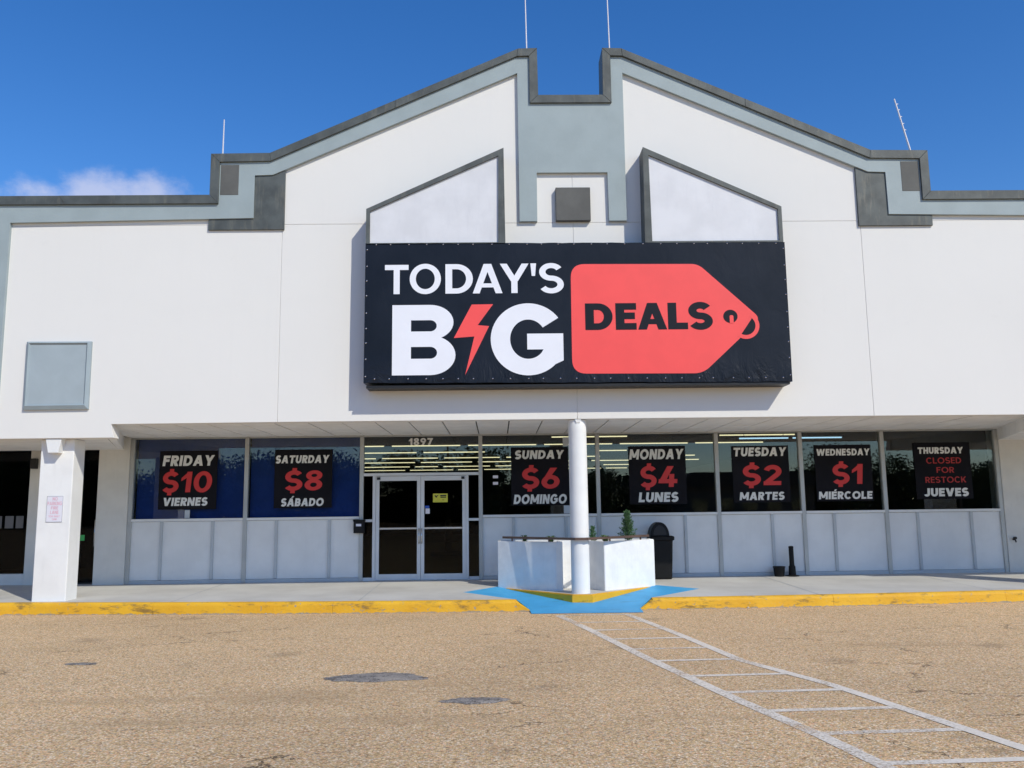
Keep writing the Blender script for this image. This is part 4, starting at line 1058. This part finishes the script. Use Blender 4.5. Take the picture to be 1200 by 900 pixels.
# ================================================================== SMALL OBJECTS
# litter bin
tb = empty('trash_bin', (1.94, 2.72, walk_z(2.7))); tag(tb, 'black plastic litter bin with domed hood right of the planter', 'trash bin')
bm = bmesh.new()
def rring(hx, hy, z, r=.06, n=4):
    out = []
    for sx, sy, a in ((1, 1, 0), (-1, 1, 90), (-1, -1, 180), (1, -1, 270)):
        for i in range(n+1):
            t = rad(a+90*i/n); out.append(bm.verts.new((sx*(hx-r)+r*math.cos(t), sy*(hy-r)+r*math.sin(t), z)))
    return out
R_ = [rring(.185, .185, 0), rring(.195, .195, .03), rring(.225, .225, .78), rring(.255, .255, .80), rring(.258, .258, .86), rring(.235, .235, .88)]
for a, b in zip(R_, R_[1:]):
    for i in range(len(a)): bm.faces.new((a[i], a[(i+1) % len(a)], b[(i+1) % len(b)], b[i]))
bm.faces.new(list(reversed(R_[0]))); bm.faces.new(R_[-1])
from_bm('body', bm, 'black_plastic', tb, False)
bm = bmesh.new(); n = 20; rows = []
for k, (y, s) in enumerate(((-.20, .96), (-.18, 1.0), (.18, 1.0), (.20, .96))):
    rows.append([bm.verts.new((-.04+.20*s*math.cos(math.pi*i/n), y, .875+.29*s*math.sin(math.pi*i/n))) for i in range(n+1)])
for a, b in zip(rows, rows[1:]):
    for i in range(n): bm.faces.new((a[i], a[i+1], b[i+1], b[i]))
bm.faces.new(rows[0]); bm.faces.new(rows[-1])
from_bm('hood', bm, 'black_plastic', tb)
bm = bmesh.new()
o_ = [(-.04+.135*math.cos(math.pi*i/12), .90+.20*math.sin(math.pi*i/12)) for i in range(13)]
prism_xz(bm, o_, -.207, -.199); from_bm('flap', bm, 'black_metal', tb)
# ash post and bucket
ap = empty('ash_post', (4.73, 2.85, walk_z(2.85))); tag(ap, 'slim black cigarette post on a round base against the knee wall', 'ash receptacle')
bm = bmesh.new(); lathe(bm, 0, 0, [(.14, 0), (.14, .012), (.075, .03), (.070, .20), (.055, .22), (.050, .26), (.050, .585), (.054, .59), (.054, .60)], 20); from_bm('post', bm, 'black_plastic', ap)
bm = bmesh.new(); lathe(bm, 0, 0, [(.052, .6), (.052, .615), (.03, .625)], 16); from_bm('cap', bm, 'black_plastic', ap)
bk_ = empty('black_bucket', (4.45, 2.84, walk_z(2.84))); tag(bk_, 'short black bucket standing left of the cigarette post', 'bucket')
bm = bmesh.new(); lathe(bm, 0, 0, [(.10, 0), (.118, .18), (.128, .185), (.128, .205), (.118, .205), (.112, .19), (.10, .02)], 20); from_bm('tub', bm, 'black_plastic', bk_)
bm = bmesh.new(); tube(bm, (-.12, -.02, .19), (-.10, -.10, .20), .005, None, 6); tube(bm, (-.10, -.10, .20), (.10, -.10, .20), .005, None, 6); tube(bm, (.10, -.10, .20), (.12, -.02, .19), .005, None, 6); from_bm('handle', bm, 'black_metal', bk_)
# drop box by the entrance
db = empty('drop_box', (-4.42, 3.0, 1.17)); tag(db, 'small black drop box mounted left of the glass doors', 'drop box')
box('case', -.11, .12, -.09, .037, 0, .275, 'black_plastic', db, .012, 2); box('hood', -.118, .128, -.11, .037, .245, .285, 'black_plastic', db, .006); box('card', -.055, .055, -.0935, -.0915, .145, .195, 'plate_white', db)
# ------------------------------------------------------------------ lit ceiling lights inside the shop
LG = 'fluorescent ceiling lights in rows inside the shop'
tube_me = {}
def fixture(x, y, z, L, mat, label):
    e = empty('ceiling_light', (x, y, z)); tag(e, label, 'ceiling light', LG)
    key = (round(L, 2), mat)
    if key not in tube_me:
        bm = bmesh.new(); bx(bm, -L/2, L/2, -.055, .055, 0, .05); a = bpy.data.meshes.new('housing'); bm.to_mesh(a); bm.free(); a.materials.append(MATS['shelf_metal'])
        bm = bmesh.new(); bx(bm, -L/2+.03, L/2-.03, -.03, .03, -.034, -.001); b = bpy.data.meshes.new('tube'); bm.to_mesh(b); bm.free(); b.materials.append(MATS[mat])
        tube_me[key] = (a, b)
    for nm, me in zip(('housing', 'tube'), tube_me[key]):
        o = bpy.data.objects.new(nm, me); C.objects.link(o); o.parent = e
ORD = ('first', 'second', 'third', 'fourth', 'fifth', 'sixth', 'seventh', 'eighth', 'ninth', 'tenth')
for k, y in enumerate([11.6, 14.7, 18.2, 21.8, 25.1, 29.0, 32.7]):
    x = -9.2+(k*1.37) % 2.0; cnt = 0; s_ = (y+15.87)/18.97; edge_ = -1.478-2.87*s_
    while x < 9.2:
        L = 2.44 if random.random() < .75 else 1.22
        if x+L > 9.4: break
        hit = k == 0 and x < -2.75 and x+L > -4.15
        if x+L/2 < 7.3-0.1*k and random.random() > .16 and x+L > edge_ and not hit:
            fixture(x+L/2, y, 3.90, L, 'tube_warm', 'warm white fluorescent strip, '+ORD[cnt]+' from the left in the '+ORD[k]+' ceiling row from the windows'); cnt += 1
        x += L+.22
# nearer, lower cool-white strip seen in the right windows
for i, x in enumerate((5.95, 7.45)):
    e = fixture(x, 8.3, 3.53, 1.42, 'tube_cool', ('left' if i == 0 else 'right')+' half of the low bluish light strip behind the Tuesday and Wednesday posters')
bm = bmesh.new()
for x in (5.4, 6.5, 6.9, 8.0): tube(bm, (x, 8.3, 3.58), (x, 8.3, 3.951), .008, None, 6)
o = from_bm('hanging_rod', bm, 'shelf_metal', bld)
# dark gondola shelving that stands in the shop
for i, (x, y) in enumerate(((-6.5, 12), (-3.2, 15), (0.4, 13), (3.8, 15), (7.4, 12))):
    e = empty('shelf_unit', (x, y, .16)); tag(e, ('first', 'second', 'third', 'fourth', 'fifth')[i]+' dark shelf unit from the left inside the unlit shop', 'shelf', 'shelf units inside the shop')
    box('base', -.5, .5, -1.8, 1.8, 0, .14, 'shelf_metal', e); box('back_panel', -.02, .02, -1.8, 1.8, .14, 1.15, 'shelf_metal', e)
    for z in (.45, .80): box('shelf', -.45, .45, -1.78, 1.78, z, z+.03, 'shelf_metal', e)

# ================================================================== ACROSS THE LOT (seen mirrored in the glass)
def make_tree(name, h, r, n, mat, label, loc, seed, copy_of=None, sc=1.0, rz=0.0):
    random.seed(seed)
    e = empty(name, loc); tag(e, label, 'tree', 'trees across the lot mirrored in the windows'); e.scale = (sc, sc, sc); e.rotation_euler.z = rz
    if copy_of:
        for c in copy_of.children:
            q = c.copy(); C.objects.link(q); q.parent = e
        return e
    bm = bmesh.new(); tube(bm, (0, 0, 0), (.1, 0, h*.4), .28, .18, 8); top_ = Vector((.1, 0, h*.4)); tips = []
    for i in range(7):
        a = 2*math.pi*i/7+random.uniform(-.3, .3); q = Vector((r*.55*math.cos(a), r*.55*math.sin(a), h*random.uniform(.58, .85))); tube(bm, top_, q, .10, .03, 6); tips.append(q)
    tips += [Vector((random.gauss(0, r*.4), random.gauss(0, r*.4), h*random.uniform(.15, .95))) for _ in range(22)]
    from_bm('trunk', bm, 'bark', e)
    bm = bmesh.new()
    for i in range(n):
        c = random.choice(tips)+Vector((random.gauss(0, 1), random.gauss(0, 1), random.gauss(0, .7)))*r*.24
        if c.z < h*.06: continue
        s_ = random.uniform(.12, .30); u = Vector((random.gauss(0, 1), random.gauss(0, 1), random.gauss(0, 1))).normalized(); v = u.orthogonal().normalized()
        bm.faces.new([bm.verts.new(c+u*s_), bm.verts.new(c+v*s_*.6), bm.verts.new(c-u*s_), bm.verts.new(c-v*s_*.6)])
    from_bm('crown', bm, mat, e); return e
LT = 'broad green tree across the parking lot, mirrored in the shop windows'
t1 = make_tree('broadleaf_tree', 9, 4.2, 4200, 'leaf', LT, (-30, -92, LOT), 1)
t2 = make_tree('broadleaf_tree', 8, 3.8, 3800, 'leaf_dark', LT, (-21, -96, LOT), 2)
random.seed(31)
for i in range(34):
    x = -80+i*4.9+random.uniform(-2.5, 2.5)
    if 24 < x < 42: continue
    make_tree('broadleaf_tree', 0, 0, 0, None, LT, (x, -100-random.uniform(0, 22), LOT), 40+i, random.choice((t1, t2)), random.uniform(.75, 1.25), random.uniform(0, 6))
bm = bmesh.new(); random.seed(77)
for i in range(22000):
    x = random.uniform(-190, 190); hh = 5.2+1.6*math.sin(x*.11)+1.1*math.sin(x*.37+1)+.7*math.sin(x*.9)
    c = Vector((x, -128+random.uniform(-4, 4), LOT+hh*random.random()**1.15)); s_ = random.uniform(.55, 1.1)
    u = Vector((random.gauss(0, 1), random.gauss(0, 1), random.gauss(0, 1))).normalized(); v = u.orthogonal().normalized()
    bm.faces.new([bm.verts.new(c+u*s_), bm.verts.new(c+v*s_*.7), bm.verts.new(c-u*s_), bm.verts.new(c-v*s_*.7)])
tag(from_bm('far_wood', bm, 'leaf_dark'), 'dark far belt of woodland behind the photographer, mirrored in the glass', 'woodland', kind='stuff')
fb = empty('far_store', (33, -104, LOT)); tag(fb, 'low dark building across the lot, mirrored in the right windows', 'building')
box('wall', -9, 9, -6, 6, 0, 4.6, 'far_wall', fb); pxz('roof', [(-10, 4.6), (10, 4.6), (8, 6.6), (-8, 6.6)], -7, 7, 'far_roof', fb)
for i in range(5): box('window', -7.8+i*3.4, -5.8+i*3.4, 6.001, 6.06, 1.0, 2.9, 'glass', fb)
for i, x in enumerate((55, 58.5, -8)):
    e = empty('utility_pole', (x, -88-i*3, LOT)); tag(e, ('first', 'second', 'third')[i]+' wooden utility pole across the lot, mirrored in the windows', 'utility pole', 'utility poles across the lot')
    bm = bmesh.new(); tube(bm, (0, 0, 0), (0, 0, 12.5), .2, .13, 10); from_bm('pole', bm, 'pole_wood', e); box('cross_arm', -1.3, 1.3, -.08, .08, 11.4, 11.6, 'pole_wood', e)
scene.cycles.max_bounces = 8; scene.cycles.transparent_max_bounces = 12
